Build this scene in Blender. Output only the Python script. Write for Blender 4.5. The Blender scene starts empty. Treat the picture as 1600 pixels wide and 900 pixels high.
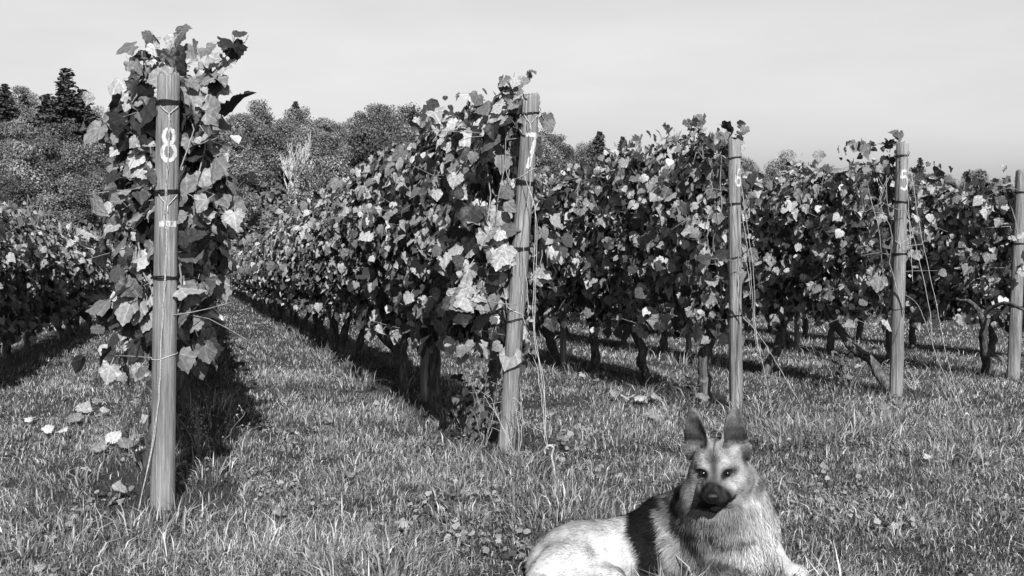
import bpy, bmesh, math, random
import numpy as np
from mathutils import Matrix, Vector
random.seed(7)
RNG = np.random.default_rng(11)
S = bpy.context.scene
C = S.collection
R = math.radians
F = 1556.0            # focal length in photo pixels
CZ = 1.3              # eye height of the camera above z = 0
HOR = 300.0           # photo row of the level horizon

# ------------------------------------------------------------------ camera
cam = bpy.data.cameras.new('camera'); co = bpy.data.objects.new('camera', cam); C.objects.link(co)
cam.sensor_width = 36; cam.lens = 36 * F / 1600; cam.shift_y = -(450 - HOR) / 1600
cam.clip_start = 0.05; cam.clip_end = 6000
co.location = (0, 0, CZ); co.rotation_euler = (R(90), 0, 0); S.camera = co
# ------------------------------------------------------------------ light
SUN_EL = R(36); SUN_HEAD = R(11)      # light travels away from the camera, a little to the left
w = bpy.data.worlds.new('World'); S.world = w; w.use_nodes = True
nt = w.node_tree; nt.nodes.clear()
sky = nt.nodes.new('ShaderNodeTexSky'); sky.sky_type = 'NISHITA'; sky.sun_disc = False
sky.sun_elevation = SUN_EL; sky.sun_rotation = math.pi - SUN_HEAD
sky.dust_density = 3.5; sky.air_density = 1.0
bw = nt.nodes.new('ShaderNodeRGBToBW'); nt.links.new(sky.outputs[0], bw.inputs[0])
tc = nt.nodes.new('ShaderNodeTexCoord'); mp = nt.nodes.new('ShaderNodeMapping'); mp.inputs['Scale'].default_value = (1.2, 1.2, 5)
nt.links.new(tc.outputs['Generated'], mp.inputs[0])
nz = nt.nodes.new('ShaderNodeTexNoise'); nz.inputs['Scale'].default_value = 2.2; nz.inputs['Detail'].default_value = 7; nz.inputs['Roughness'].default_value = .55
nt.links.new(mp.outputs[0], nz.inputs[0])
mr = nt.nodes.new('ShaderNodeMapRange'); mr.inputs[1].default_value = .3; mr.inputs[2].default_value = .75; mr.inputs[3].default_value = .92; mr.inputs[4].default_value = 1.08
nt.links.new(nz.outputs[0], mr.inputs[0])
pw = nt.nodes.new('ShaderNodeMath'); pw.operation = 'POWER'; pw.inputs[1].default_value = .3
nt.links.new(bw.outputs[0], pw.inputs[0])
mu = nt.nodes.new('ShaderNodeMath'); mu.operation = 'MULTIPLY'; nt.links.new(pw.outputs[0], mu.inputs[0]); nt.links.new(mr.outputs[0], mu.inputs[1])
sp = nt.nodes.new('ShaderNodeSeparateXYZ'); nt.links.new(tc.outputs['Generated'], sp.inputs[0])
el = nt.nodes.new('ShaderNodeMapRange'); el.interpolation_type = 'SMOOTHSTEP'; el.inputs[1].default_value = .05; el.inputs[2].default_value = .85; el.inputs[3].default_value = 2.75; el.inputs[4].default_value = .7
nt.links.new(sp.outputs[2], el.inputs[0]); m3 = nt.nodes.new('ShaderNodeMath'); m3.operation = 'MULTIPLY'; nt.links.new(mu.outputs[0], m3.inputs[0]); nt.links.new(el.outputs[0], m3.inputs[1]); mu = m3
bg = nt.nodes.new('ShaderNodeBackground'); bg.inputs[1].default_value = .131
nt.links.new(mu.outputs[0], bg.inputs[0]); wo = nt.nodes.new('ShaderNodeOutputWorld'); nt.links.new(bg.outputs[0], wo.inputs[0])
sd = bpy.data.lights.new('sun', 'SUN'); sd.energy = 5.0; sd.angle = R(.5); sd.color = (1, 1, 1)
so = bpy.data.objects.new('sun', sd); C.objects.link(so)
ldir = Vector((-math.sin(SUN_HEAD) * math.cos(SUN_EL), math.cos(SUN_HEAD) * math.cos(SUN_EL), -math.sin(SUN_EL)))
so.rotation_euler = ldir.to_track_quat('-Z', 'Y').to_euler(); so.location = (0, -5, 12)
S.view_settings.view_transform = 'Standard'; S.view_settings.look = 'None'; S.view_settings.exposure = 0.6
S.view_settings.gamma = 1

# ------------------------------------------------------------------ helpers
def tag(o, label=None, cat=None, group=None, kind=None):
    if label: o['label'] = label
    if cat: o['category'] = cat
    if group: o['group'] = group
    if kind: o['kind'] = kind
    return o
def empty(name, loc):
    o = bpy.data.objects.new(name, None); o.empty_display_size = .1; C.objects.link(o); o.location = loc; return o
def link(name, me, parent=None, loc=None):
    o = bpy.data.objects.new(name, me); C.objects.link(o)
    if parent: o.parent = parent
    if loc is not None: o.location = loc
    return o
def npmesh(name, V, faces_flat, nper, mat, tone=None, uv=None, smooth=False):
    """V (n,3); faces_flat int array, nper vertices per face (int or array)"""
    me = bpy.data.meshes.new(name)
    V = np.ascontiguousarray(V, dtype=np.float32); Fl = np.ascontiguousarray(faces_flat, dtype=np.int32).ravel()
    if np.isscalar(nper): nf = len(Fl) // nper; tot = np.full(nf, nper, np.int32)
    else: tot = np.asarray(nper, np.int32); nf = len(tot)
    st = np.zeros(nf, np.int32); st[1:] = np.cumsum(tot)[:-1]
    me.vertices.add(len(V)); me.vertices.foreach_set('co', V.ravel())
    me.loops.add(len(Fl)); me.loops.foreach_set('vertex_index', Fl)
    me.polygons.add(nf); me.polygons.foreach_set('loop_start', st); me.polygons.foreach_set('loop_total', tot)
    if smooth: me.polygons.foreach_set('use_smooth', np.ones(nf, bool))
    if tone is not None:
        a = me.attributes.new('tone', 'FLOAT', 'POINT'); a.data.foreach_set('value', np.ascontiguousarray(tone, dtype=np.float32))
    if uv is not None:
        l = me.uv_layers.new(name='UVMap'); l.data.foreach_set('uv', np.ascontiguousarray(uv[Fl], dtype=np.float32).ravel())
    me.update(calc_edges=True); me.validate()
    if mat: me.materials.append(mat)
    return me
def vnoise(x, y, seed=0):
    x = np.asarray(x, float); y = np.asarray(y, float)
    r = np.zeros(np.broadcast(x, y).shape)
    g = np.random.default_rng(abs(int(seed)))
    for k in range(6):
        a = g.uniform(0, 6.28); f = g.uniform(.6, 1.9); p = g.uniform(0, 6.28)
        r = r + np.sin((x * math.cos(a) + y * math.sin(a)) * f * 2 + p)
    return r / 3.5
def tube(pts, rad, n=7, wob=0, seed=0, cap=True):
    pts = np.asarray(pts, float); m = len(pts); rad = np.broadcast_to(np.asarray(rad, float), (m,))
    g = np.random.default_rng(abs(int(seed))); V = []; up = np.array([.31, .12, .94])
    for i in range(m):
        d = pts[min(i + 1, m - 1)] - pts[max(i - 1, 0)]; d /= np.linalg.norm(d) + 1e-9
        u = np.cross(d, up if abs(d @ up) < .95 else np.array([1., 0, 0])); u /= np.linalg.norm(u); v = np.cross(d, u)
        a = np.arange(n) / n * 2 * math.pi
        rr = rad[i] * (1 + wob * g.normal(size=n))
        V.append(pts[i] + np.outer(np.cos(a) * rr, u) + np.outer(np.sin(a) * rr, v))
    V = np.vstack(V); Fq = []
    for i in range(m - 1):
        for k in range(n):
            Fq.append((i * n + k, i * n + (k + 1) % n, (i + 1) * n + (k + 1) % n, (i + 1) * n + k))
    Fq = [list(f) for f in Fq]
    if cap: Fq.append(list(range(n))[::-1]); Fq.append([(m - 1) * n + k for k in range(n)])
    return V, Fq
def merge(parts, name, mat, smooth=True):
    V = []; Fl = []; tot = []; off = 0
    for v, f in parts:
        V.append(v)
        for q in f: Fl.extend([i + off for i in q]); tot.append(len(q))
        off += len(v)
    return npmesh(name, np.vstack(V), np.array(Fl), np.array(tot), mat, smooth=smooth)
def smooth_path(pts, n=24, jit=0, seed=0):
    pts = np.asarray(pts, float); t = np.linspace(0, len(pts) - 1, n); out = []
    g = np.random.default_rng(abs(int(seed)))
    for x in t:
        i = min(int(x), len(pts) - 2); f = x - i
        p0 = pts[max(i - 1, 0)]; p1 = pts[i]; p2 = pts[i + 1]; p3 = pts[min(i + 2, len(pts) - 1)]
        out.append(.5 * ((2 * p1) + (-p0 + p2) * f + (2 * p0 - 5 * p1 + 4 * p2 - p3) * f * f + (-p0 + 3 * p1 - 3 * p2 + p3) * f ** 3))
    out = np.array(out)
    if jit: out[1:-1] += g.normal(size=(n - 2, 3)) * jit
    return out

# ------------------------------------------------------------------ terrain
SKX = np.array([-140, -95, -75, -60, -40, -20, 5, 40, 90, 140]) # x on the ridge line (y = 190)
SKY = np.array([128, 135, 165, 188, 180, 178, 212, 240, 262, 270])
def ridge(x): return CZ + (HOR - np.interp(x, SKX, SKY)) / F * 190 - 10.5
def G(x, y):
    x = np.asarray(x, float); y = np.asarray(y, float)
    near = CZ - .93 - .0854 * y + .012 * vnoise(x * .9, y * .9, 3) * np.clip(y / 6, 0.3, 1)
    near = near - .05 * np.exp(-((x + 1.5) ** 2 + (y - 4.0) ** 2) / 1.5)
    base = CZ - .93 - .0854 * 60 - .3
    t = np.clip((y - 62) / 128, 0, 1); hill = base + (ridge(x) - base) * (t ** .8) + .5 * vnoise(x * .05, y * .05, 9)
    back = ridge(x) - .02 * np.clip(y - 190, 0, 1e5)
    far = np.where(y > 190, back, hill)
    k = np.clip((y - 52) / 12, 0, 1); k = k * k * (3 - 2 * k)
    far = np.maximum(far, -60)
    return near * (1 - k) + far * k
def g1(x, y): return float(G(x, y))
def PX(px, py, Y): return np.array([(px - 800) / F * Y, Y, CZ + (HOR - py) / F * Y])
def GP(px, py):            # ground point seen at a photo pixel
    Y = .93 / ((py - HOR) / F - .0854); X = (px - 800) / F * Y
    return np.array([X, Y, g1(X, Y)])

# ------------------------------------------------------------------ materials
def newmat(name, rough=.8, spec=.2):
    m = bpy.data.materials.new(name); m.use_nodes = True; t = m.node_tree
    b = t.nodes['Principled BSDF']; b.inputs['Roughness'].default_value = rough; b.inputs['Specular IOR Level'].default_value = spec
    return m, t, b
def node(t, kind, **kw):
    n = t.nodes.new(kind)
    for k, v in kw.items():
        if k in n.inputs: n.inputs[k].default_value = v
        else: setattr(n, k, v)
    return n
def ramp(t, src, stops):
    r = t.nodes.new('ShaderNodeValToRGB'); e = r.color_ramp.elements
    while len(e) < len(stops): e.new(.5)
    for el, (p, v) in zip(e, stops): el.position = p; el.color = (v, v, v, 1)
    t.links.new(src, r.inputs[0]); return r
def mat_noise(name, scale, stops, rough=.85, bump=.3, mapping=(1, 1, 1), detail=6, spec=.2, dist=.01, coord='Object'):
    m, t, b = newmat(name, rough, spec)
    c = node(t, 'ShaderNodeTexCoord'); mp = node(t, 'ShaderNodeMapping'); mp.inputs['Scale'].default_value = mapping
    t.links.new(c.outputs[coord], mp.inputs[0])
    n = node(t, 'ShaderNodeTexNoise', Scale=scale, Detail=detail, Roughness=.65); t.links.new(mp.outputs[0], n.inputs[0])
    r = ramp(t, n.outputs[0], stops); t.links.new(r.outputs[0], b.inputs['Base Color'])
    bp = node(t, 'ShaderNodeBump', Strength=bump, Distance=dist); t.links.new(n.outputs[0], bp.inputs['Height']); t.links.new(bp.outputs[0], b.inputs['Normal'])
    return m
def leaf_mat(name, lo, hi, use_obj, trans=.25, vein=True, gloss=.3):
    m, t, b = newmat(name, .42, gloss)
    if use_obj: src = node(t, 'ShaderNodeObjectInfo').outputs['Random']
    else:
        a = node(t, 'ShaderNodeAttribute'); a.attribute_name = 'tone'; src = a.outputs['Fac']
    r = ramp(t, src, [(0, lo), (.25, lo + (hi - lo) * .11), (.5, lo + (hi - lo) * .42), (.8, lo + (hi - lo) * .8), (1, hi)])
    col = r.outputs[0]
    uv = node(t, 'ShaderNodeTexCoord')
    if vein:
        sx = node(t, 'ShaderNodeSeparateXYZ'); t.links.new(uv.outputs['UV'], sx.inputs[0])
        at = node(t, 'ShaderNodeMath', operation='ARCTAN2'); t.links.new(sx.outputs[0], at.inputs[0]); 
        ad = node(t, 'ShaderNodeMath', operation='ADD'); ad.inputs[1].default_value = .02; t.links.new(sx.outputs[1], ad.inputs[0]); t.links.new(ad.outputs[0], at.inputs[1])
        pp = node(t, 'ShaderNodeMath', operation='PINGPONG'); pp.inputs[1].default_value = .42; t.links.new(at.outputs[0], pp.inputs[0])
        ln = node(t, 'ShaderNodeVectorMath', operation='LENGTH'); t.links.new(uv.outputs['UV'], ln.inputs[0])
        mm = node(t, 'ShaderNodeMath', operation='MULTIPLY'); t.links.new(pp.outputs[0], mm.inputs[0]); t.links.new(ln.outputs['Value'], mm.inputs[1])
        vr = ramp(t, mm.outputs[0], [(0, 1.45), (.03, 1.0), (.12, .93), (1, 1.0)])
        mx = node(t, 'ShaderNodeMix', data_type='RGBA', blend_type='MULTIPLY'); mx.inputs[0].default_value = 1
        t.links.new(col, mx.inputs[6]); t.links.new(vr.outputs[0], mx.inputs[7]); col = mx.outputs[2]
    n = node(t, 'ShaderNodeTexNoise', Scale=5.0, Detail=4); t.links.new(uv.outputs['UV'], n.inputs[0])
    nr = ramp(t, n.outputs[0], [(.3, .65), (.6, 1.1)])
    m2 = node(t, 'ShaderNodeMix', data_type='RGBA', blend_type='MULTIPLY'); m2.inputs[0].default_value = 1
    t.links.new(col, m2.inputs[6]); t.links.new(nr.outputs[0], m2.inputs[7])
    t.links.new(m2.outputs[2], b.inputs['Base Color'])
    bp = node(t, 'ShaderNodeBump', Strength=.5, Distance=.01); t.links.new(n.outputs[0], bp.inputs['Height']); t.links.new(bp.outputs[0], b.inputs['Normal'])
    tr = node(t, 'ShaderNodeBsdfTranslucent'); t.links.new(m2.outputs[2], tr.inputs[0])
    ms = node(t, 'ShaderNodeMixShader'); ms.inputs[0].default_value = trans
    t.links.new(b.outputs[0], ms.inputs[1]); t.links.new(tr.outputs[0], ms.inputs[2])
    t.links.new(ms.outputs[0], t.nodes['Material Output'].inputs[0])
    return m
def tone_mat(name, stops, rough=.6, trans=0, spec=.2, objvar=0):
    m, t, b = newmat(name, rough, spec)
    a = node(t, 'ShaderNodeAttribute'); a.attribute_name = 'tone'
    r = ramp(t, a.outputs['Fac'], stops)
    if objvar:
        oi = node(t, 'ShaderNodeObjectInfo'); rr = ramp(t, oi.outputs['Random'], [(0, 1 - objvar), (1, 1 + objvar)])
        mx = node(t, 'ShaderNodeMix', data_type='RGBA', blend_type='MULTIPLY'); mx.inputs[0].default_value = 1
        t.links.new(r.outputs[0], mx.inputs[6]); t.links.new(rr.outputs[0], mx.inputs[7]); r = type('o', (), {'outputs': [mx.outputs[2]]})
    t.links.new(r.outputs[0], b.inputs['Base Color'])
    if trans:
        tr = node(t, 'ShaderNodeBsdfTranslucent'); t.links.new(r.outputs[0], tr.inputs[0])
        ms = node(t, 'ShaderNodeMixShader'); ms.inputs[0].default_value = trans
        t.links.new(b.outputs[0], ms.inputs[1]); t.links.new(tr.outputs[0], ms.inputs[2]); t.links.new(ms.outputs[0], t.nodes['Material Output'].inputs[0])
    return m
M_leafO = leaf_mat('vine_leaf', .022, .38, True, .08, gloss=.15)
M_leafS = leaf_mat('vine_foliage', .02, .46, False, .07, gloss=.12)
M_tree = tone_mat('tree_foliage', [(0, .03), (.5, .12), (1, .28)], .7, .1, objvar=.5)
M_conifer = tone_mat('conifer_foliage', [(0, .035), (.5, .08), (1, .16)], .7)
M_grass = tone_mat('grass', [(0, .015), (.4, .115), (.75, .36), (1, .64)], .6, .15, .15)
M_fallen = leaf_mat('fallen_leaf', .18, .48, True, .1)
M_bark = mat_noise('vine_bark', 18, [(.3, .025), (.52, .09), (.75, .24)], .95, 1.0, (2.5, 2.5, .5), dist=.02)
M_treebark = mat_noise('tree_bark', 2, [(.3, .06), (.7, .14)], .95, .5)
M_pale = mat_noise('pale_bark', 2, [(.3, .3), (.7, .5)], .95, .3)
M_cane = mat_noise('vine_cane', 30, [(.3, .12), (.7, .3)], .8, .4)
M_wire = mat_noise('galvanised_wire', 40, [(.3, .35), (.7, .6)], .5, .3, spec=.5)
M_tie = mat_noise('black_tie', 40, [(.3, .008), (.7, .02)], .6, .3)
M_twine = mat_noise('pale_twine', 90, [(.3, .25), (.7, .5)], .9, .8)
M_paint = mat_noise('white_paint', 60, [(.36, .16), (.46, .42), (.8, .6)], .8, .6, (1, 1, .3), dist=.004)
M_ground = mat_noise('soil_and_turf', 6, [(.3, .02), (.55, .045), (.75, .09)], 1, .8, dist=.05, detail=12)

def wood_mat(name, lo, hi):
    m, t, b = newmat(name, .85, .15)
    c = node(t, 'ShaderNodeTexCoord')
    mp = node(t, 'ShaderNodeMapping'); mp.inputs['Scale'].default_value = (1, 1, .045); t.links.new(c.outputs['Object'], mp.inputs[0])
    n = node(t, 'ShaderNodeTexNoise', Scale=85.0, Detail=10, Roughness=.7); t.links.new(mp.outputs[0], n.inputs[0])
    mp2 = node(t, 'ShaderNodeMapping'); mp2.inputs['Scale'].default_value = (1, 1, .25); t.links.new(c.outputs['Object'], mp2.inputs[0])
    n2 = node(t, 'ShaderNodeTexNoise', Scale=11.0, Detail=5); t.links.new(mp2.outputs[0], n2.inputs[0])
    r = ramp(t, n.outputs[0], [(.30, lo * .15), (.40, lo * .8), (.55, lo * 1.25), (.72, hi * 1.2)])
    r2 = ramp(t, n2.outputs[0], [(.3, .65), (.7, 1.15)])
    mx = node(t, 'ShaderNodeMix', data_type='RGBA', blend_type='MULTIPLY'); mx.inputs[0].default_value = 1
    t.links.new(r.outputs[0], mx.inputs[6]); t.links.new(r2.outputs[0], mx.inputs[7]); t.links.new(mx.outputs[2], b.inputs['Base Color'])
    bp = node(t, 'ShaderNodeBump', Strength=1.0, Distance=.01); t.links.new(n.outputs[0], bp.inputs['Height']); t.links.new(bp.outputs[0], b.inputs['Normal'])
    return m
M_wood = wood_mat('weathered_wood', .19, .38)
M_wood2 = wood_mat('split_weathered_wood', .19, .38)

# ------------------------------------------------------------------ ground sheet
def build_ground():
    ys = np.concatenate([np.linspace(-6, 14, 90), np.linspace(14.5, 60, 60), np.linspace(62, 260, 60), np.array([320, 450, 700, 1100, 1800, 3000, 4500])])
    us = np.concatenate([-np.geomspace(3000, 16, 16), np.linspace(-15, 15, 130), np.geomspace(16, 3000, 16)])
    V = []
    for y in ys:
        sc = 1 + max(0, y - 10) * .06
        xs = us * np.where(np.abs(us) > 15.5, 1, sc)
        if sc > 1: xs = np.sort(xs)
        V.append(np.stack([xs, np.full_like(xs, y), G(np.clip(xs, -140, 140), y)], 1))
    V = np.vstack(V); n = len(us); m = len(ys)
    i, j = np.meshgrid(np.arange(m - 1), np.arange(n - 1), indexing='ij'); a = (i * n + j).ravel()
    me = npmesh('ground', V, np.stack([a, a + 1, a + n + 1, a + n], 1), 4, M_ground, smooth=True)
    tag(link('ground', me), 'sloping grassy ground of the vineyard and hillside', kind='structure')
build_ground()

# ------------------------------------------------------------------ rows
SL = -.31                          # dX/dY of every row
RD = np.array([SL, 1, 0]) / math.hypot(SL, 1)
RN = np.array([1, -SL, 0]) / math.hypot(SL, 1)    # to the right of a row
ROWS = {0: (-2.16, 6.2), 1: (-.17, 4.34), 2: (1.66, 5.42), 3: (3.72, 7.0), 4: (5.44, 7.86), 5: (7.42, 9.15), 6: (9.35, 10.3)}
ROWNAME = {0: 'shaded row at the left edge', 1: 'row behind the tallest nearest post', 2: 'long row behind the leaning post',
           3: 'row behind the post nearest the dog', 4: 'row behind the post with slanting wires', 5: 'row behind the post at the right edge', 6: 'row beyond the post at the right edge'}
def row_x(r, y): return ROWS[r][0] + SL * y
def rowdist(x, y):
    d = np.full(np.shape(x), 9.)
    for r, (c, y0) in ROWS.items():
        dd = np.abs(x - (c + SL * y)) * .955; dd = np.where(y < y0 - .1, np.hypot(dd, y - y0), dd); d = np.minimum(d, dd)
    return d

# ------------------------------------------------------------------ grass
def shp(b, a): return np.clip(b, 0, a)
def build_grass():
    P = []; def_ = []
    bands = [(2.2, 3.6, 13500, .95), (3.6, 5, 10500, 1.0), (5, 7, 5200, 1.2), (7, 10, 2300, 1.5), (10, 15, 800, 2.0), (15, 24, 260, 3.0), (24, 56, 60, 5.0)]
    for y0, y1, dn, k in bands:
        wx = .60 if y0 < 20 else .45
        area = wx * (y1 * y1 - y0 * y0); n = int(area * dn)
        y = np.sqrt(RNG.uniform(y0 ** 2, y1 ** 2, n)); x = RNG.uniform(-wx, wx, n) * y
        if y0 >= 15: 
            kp = (x < .1 * y) | (y < 26); x = x[kp]; y = y[kp]; n = len(x)
        P.append(np.stack([x, y, np.full(n, k)], 1))
    P = np.vstack(P); n = len(P); x, y, k = P.T
    # clump the blades a little
    pat = vnoise(x * 2.2, y * 2.2, 21); fine = vnoise(x * 9, y * 9, 22)
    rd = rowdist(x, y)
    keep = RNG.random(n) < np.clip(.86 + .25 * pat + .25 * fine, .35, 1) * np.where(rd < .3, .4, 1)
    x = x[keep]; y = y[keep]; k = k[keep]; rd = rd[keep]; pat = pat[keep]; fine = fine[keep]; n = len(x)
    z = G(x, y)
    h = np.abs(RNG.normal(.022, .012, n)) * (1 + .35 * pat + .25 * fine) + .012
    h *= np.where(rd < .38, 1.5, 1) * np.where(y > 15, 1.0, 1)
    long_ = RNG.random(n) < .025; h = np.where(long_, h * 2.0, h)
    h = np.where(y > 10, h * 1.25, h)
    wd = RNG.uniform(.0010, .0022, n) * k * np.where(long_, 1.2, 1)
    az = RNG.uniform(0, 6.283, n) + .0; flow = 2.4 * vnoise(x * 1.3, y * 1.3, 31)
    lean = np.abs(RNG.normal(.85, .5, n))
    dx = np.cos(az) * lean + np.cos(flow) * .25; dy = np.sin(az) * lean + np.sin(flow) * .25
    tone = np.clip(RNG.normal(.44, .24, n) + .13 * pat + .10 * fine, 0, .98) 
    tone = np.where(rd < .3, tone * .55, tone)  # darker strip under the rows: dead weeds, and shade put into the tone
    tone = np.where(RNG.random(n) < .05, RNG.uniform(.75, 1, n), tone)
    # long tufts
    def tuft(cx, cy, rad, cnt, L):
        a = RNG.uniform(0, 6.283, cnt); rr = rad * np.sqrt(RNG.random(cnt))
        tx = cx + np.cos(a) * rr; ty = cy + np.sin(a) * rr
        hh = np.abs(RNG.normal(L, L * .25, cnt)); aa = a + RNG.normal(0, .6, cnt); ll = np.abs(RNG.normal(.8, .4, cnt))
        return tx, ty, hh, RNG.uniform(.0018, .0036, cnt), np.cos(aa) * ll, np.sin(aa) * ll, np.clip(RNG.normal(.5, .2, cnt), .1, 1)
    T = []
    named = [(a_, b_, c_, int(d_ * .7), e_ * .75) for a_, b_, c_, d_, e_ in [(1230, 690, .35, 700, .17), (1310, 685, .4, 900, .17), (1190, 655, .25, 400, .15), (880, 800, .28, 650, .12), (840, 740, .2, 350, .13), (960, 690, .2, 200, .12), (800, 735, .16, 260, .15), (245, 815, .2, 350, .13), (330, 740, .22, 300, .13),
             (520, 660, .2, 260, .12), (450, 600, .2, 200, .13), (700, 730, .2, 250, .11), (1390, 665, .22, 350, .15), (1560, 690, .4, 700, .14), (1480, 720, .3, 400, .13), (560, 860, .25, 450, .11), (600, 905, .25, 500, .11), (100, 830, .3, 400, .11)]]
    for a, b, rd_, cn, L in named:
        p = GP(a, b); T.append(tuft(p[0], p[1], rd_, int(cn * .8), L))
    for q in range(150):
        yy = RNG.uniform(3.2, 11); xx = RNG.uniform(-.55, .55) * yy; T.append(tuft(xx, yy, RNG.uniform(.05, .16), int(RNG.uniform(40, 110)), RNG.uniform(.05, .085)))
    for r in (1, 2, 3, 4, 5):        # ragged weeds under each row
        for q in range(36):
            yy = ROWS[r][1] + RNG.uniform(-.3, 12); xx = row_x(r, yy) + RNG.normal(0, .2)
            T.append(tuft(xx, yy, RNG.uniform(.06, .18), int(RNG.uniform(30, 80)), RNG.uniform(.08, .17)))
    # blades in front of the dog
    for q in range(56):
        xx = RNG.uniform(.38, .92); yy = RNG.uniform(2.64, 2.84); T.append(tuft(xx, yy, .045, 30, RNG.uniform(.085, .135)))
    T = [np.concatenate(c) for c in zip(*T)]
    x = np.concatenate([x, T[0]]); y = np.concatenate([y, T[1]]); h = np.concatenate([h, T[2]]); wd = np.concatenate([wd, T[3]])
    dx = np.concatenate([dx, T[4]]); dy = np.concatenate([dy, T[5]]); tone = np.concatenate([tone, T[6]]); z = np.concatenate([z, G(T[0], T[1])])
    # keep the grass off the dog's body
    ins = (((x - .47) / .40) ** 2 + ((y - 3.0) / .13) ** 2 < 1)
    h = np.where(ins, h * .35, h)
    n = len(x)
    wa = RNG.uniform(0, 6.283, n); ux = np.cos(wa) * wd; uy = np.sin(wa) * wd
    base = np.stack([x, y, z - .004], 1); U = np.stack([ux, uy, 0 * ux], 1)
    up = 1 / np.sqrt(1 + .5 * (dx * dx + dy * dy))
    mid = base + np.stack([dx * h * .28, dy * h * .28, h * .55 * up + .004], 1)
    tip = base + np.stack([dx * h * .95, dy * h * .95, h * (1.0 * up) * .95 - .15 * h * (dx * dx + dy * dy) * up], 1)
    V = np.stack([base - U, base + U, mid + U * .8, mid - U * .8, tip], 1).reshape(-1, 3)
    o = np.arange(n) * 5
    Fl = np.stack([o, o + 1, o + 2, o + 3, o + 3, o + 2, o + 4], 1).ravel(); tot = np.tile([4, 3], n)
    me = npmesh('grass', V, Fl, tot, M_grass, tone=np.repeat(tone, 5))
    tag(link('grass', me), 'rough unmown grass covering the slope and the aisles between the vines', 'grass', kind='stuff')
    print('grass blades', n)
build_grass()

# ------------------------------------------------------------------ leaves
HALF = [(.05, -.06), (.13, -.17), (.26, -.22), (.33, -.15), (.45, -.12), (.50, 0.0), (.48, .08), (.56, .14), (.66, .28), (.60, .34), (.57, .45), (.51, .45), (.44, .54), (.42, .63), (.31, .68), (.27, .80), (.14, .86), (.08, .95)]
def leaf_geo(seed, lod=0):
    g = np.random.default_rng(abs(int(seed)))
    half = HALF if lod == 0 else HALF[1::4]
    right = [(a * g.uniform(.93, 1.07), b) for a, b in half]; left = [(-a * g.uniform(.93, 1.07), b) for a, b in half]
    out = [(0, 0)] + right + [(0, 1.02)] + left[::-1]
    out = np.array(out); c = np.array([0, .32])
    if lod == 0:
        inn = c + (out[::3] - c) * .5; pts = np.vstack([[c], inn, out]); ni = len(inn); no = len(out); fs = []
        for k in range(ni): fs.append((0, 1 + k, 1 + (k + 1) % ni))
        for k in range(ni):
            a = 1 + k; b = 1 + (k + 1) % ni; o0 = k * 3; o1 = (k + 1) * 3 if k < ni - 1 else no
            for q in range(o0, o1):
                fs.append((a if q < (o0 + o1) / 2 else b, 1 + ni + q, 1 + ni + (q + 1) % no))
            fs.append((a, 1 + ni + (o0 + (o1 - o0 + 1) // 2) % no, b))
    else:
        pts = np.vstack([[c], out]); no = len(out); fs = [(0, 1 + k, 1 + (k + 1) % no) for k in range(no)]
    x, y = pts.T; ry = y - .32
    fold = g.uniform(-.2, .5); curl = g.uniform(-.3, .6); tip = g.uniform(.1, .75); cup = g.uniform(-.3, .35); tw = g.uniform(-.35, .35)
    z = fold * np.abs(x) - curl * x * x - tip * np.clip(ry, 0, 1) ** 2 - cup * ry ** 2 + tw * x * ry
    z = z + .04 * np.sin(np.arctan2(x, ry) * 5 + g.uniform(0, 6)) * np.hypot(x, ry) * 2 + g.normal(0, .012, len(x))
    V = np.stack([x, y, z], 1)
    uv = np.stack([x, y], 1)
    if lod == 0:    # petiole
        n = len(V); V = np.vstack([V, [(-.012, 0, 0), (.012, 0, 0), (.01, -.5, -.25), (-.01, -.5, -.25)]]); uv = np.vstack([uv, [(0, 0)] * 4])
        fs.append((n, n + 1, n + 2)); fs.append((n, n + 2, n + 3))
    return V, np.array(fs), uv
LEAF = [leaf_geo(100 + i) for i in range(10)]
LEAFL = [leaf_geo(200 + i, 1) for i in range(8)]
LEAFME = [npmesh('leaf', v, f, 3, M_leafO, uv=u, smooth=True) for v, f, u in LEAF]
def frames(nrm, tip):
    nrm = nrm / np.linalg.norm(nrm, axis=1, keepdims=True)
    tip = tip - nrm * (tip * nrm).sum(1, keepdims=True); tip /= np.linalg.norm(tip, axis=1, keepdims=True) + 1e-9
    xx = np.cross(tip, nrm); return np.stack([xx, tip, nrm], 2)       # columns
def bake_leaves(name, pos, Rm, sc, tone, geos, mat, smooth=True):
    VV = []; FF = []; UU = []; TT = []; off = 0
    idx = np.arange(len(pos)) % len(geos)
    for gi, (v, f, u) in enumerate(geos):
        s = idx == gi; m = s.sum()
        if not m: continue
        W = np.einsum('nij,vj->nvi', Rm[s] * sc[s][:, None, None], v) + pos[s][:, None, :]
        FF.append((f[None] + (np.arange(m) * len(v))[:, None, None] + off).reshape(-1, 3)); VV.append(W.reshape(-1, 3)); UU.append(np.tile(u, (m, 1))); TT.append(np.repeat(tone[s], len(v)))
        off += m * len(v)
    return npmesh(name, np.vstack(VV), np.vstack(FF), 3, mat, tone=np.concatenate(TT), uv=np.vstack(UU), smooth=smooth)

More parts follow.
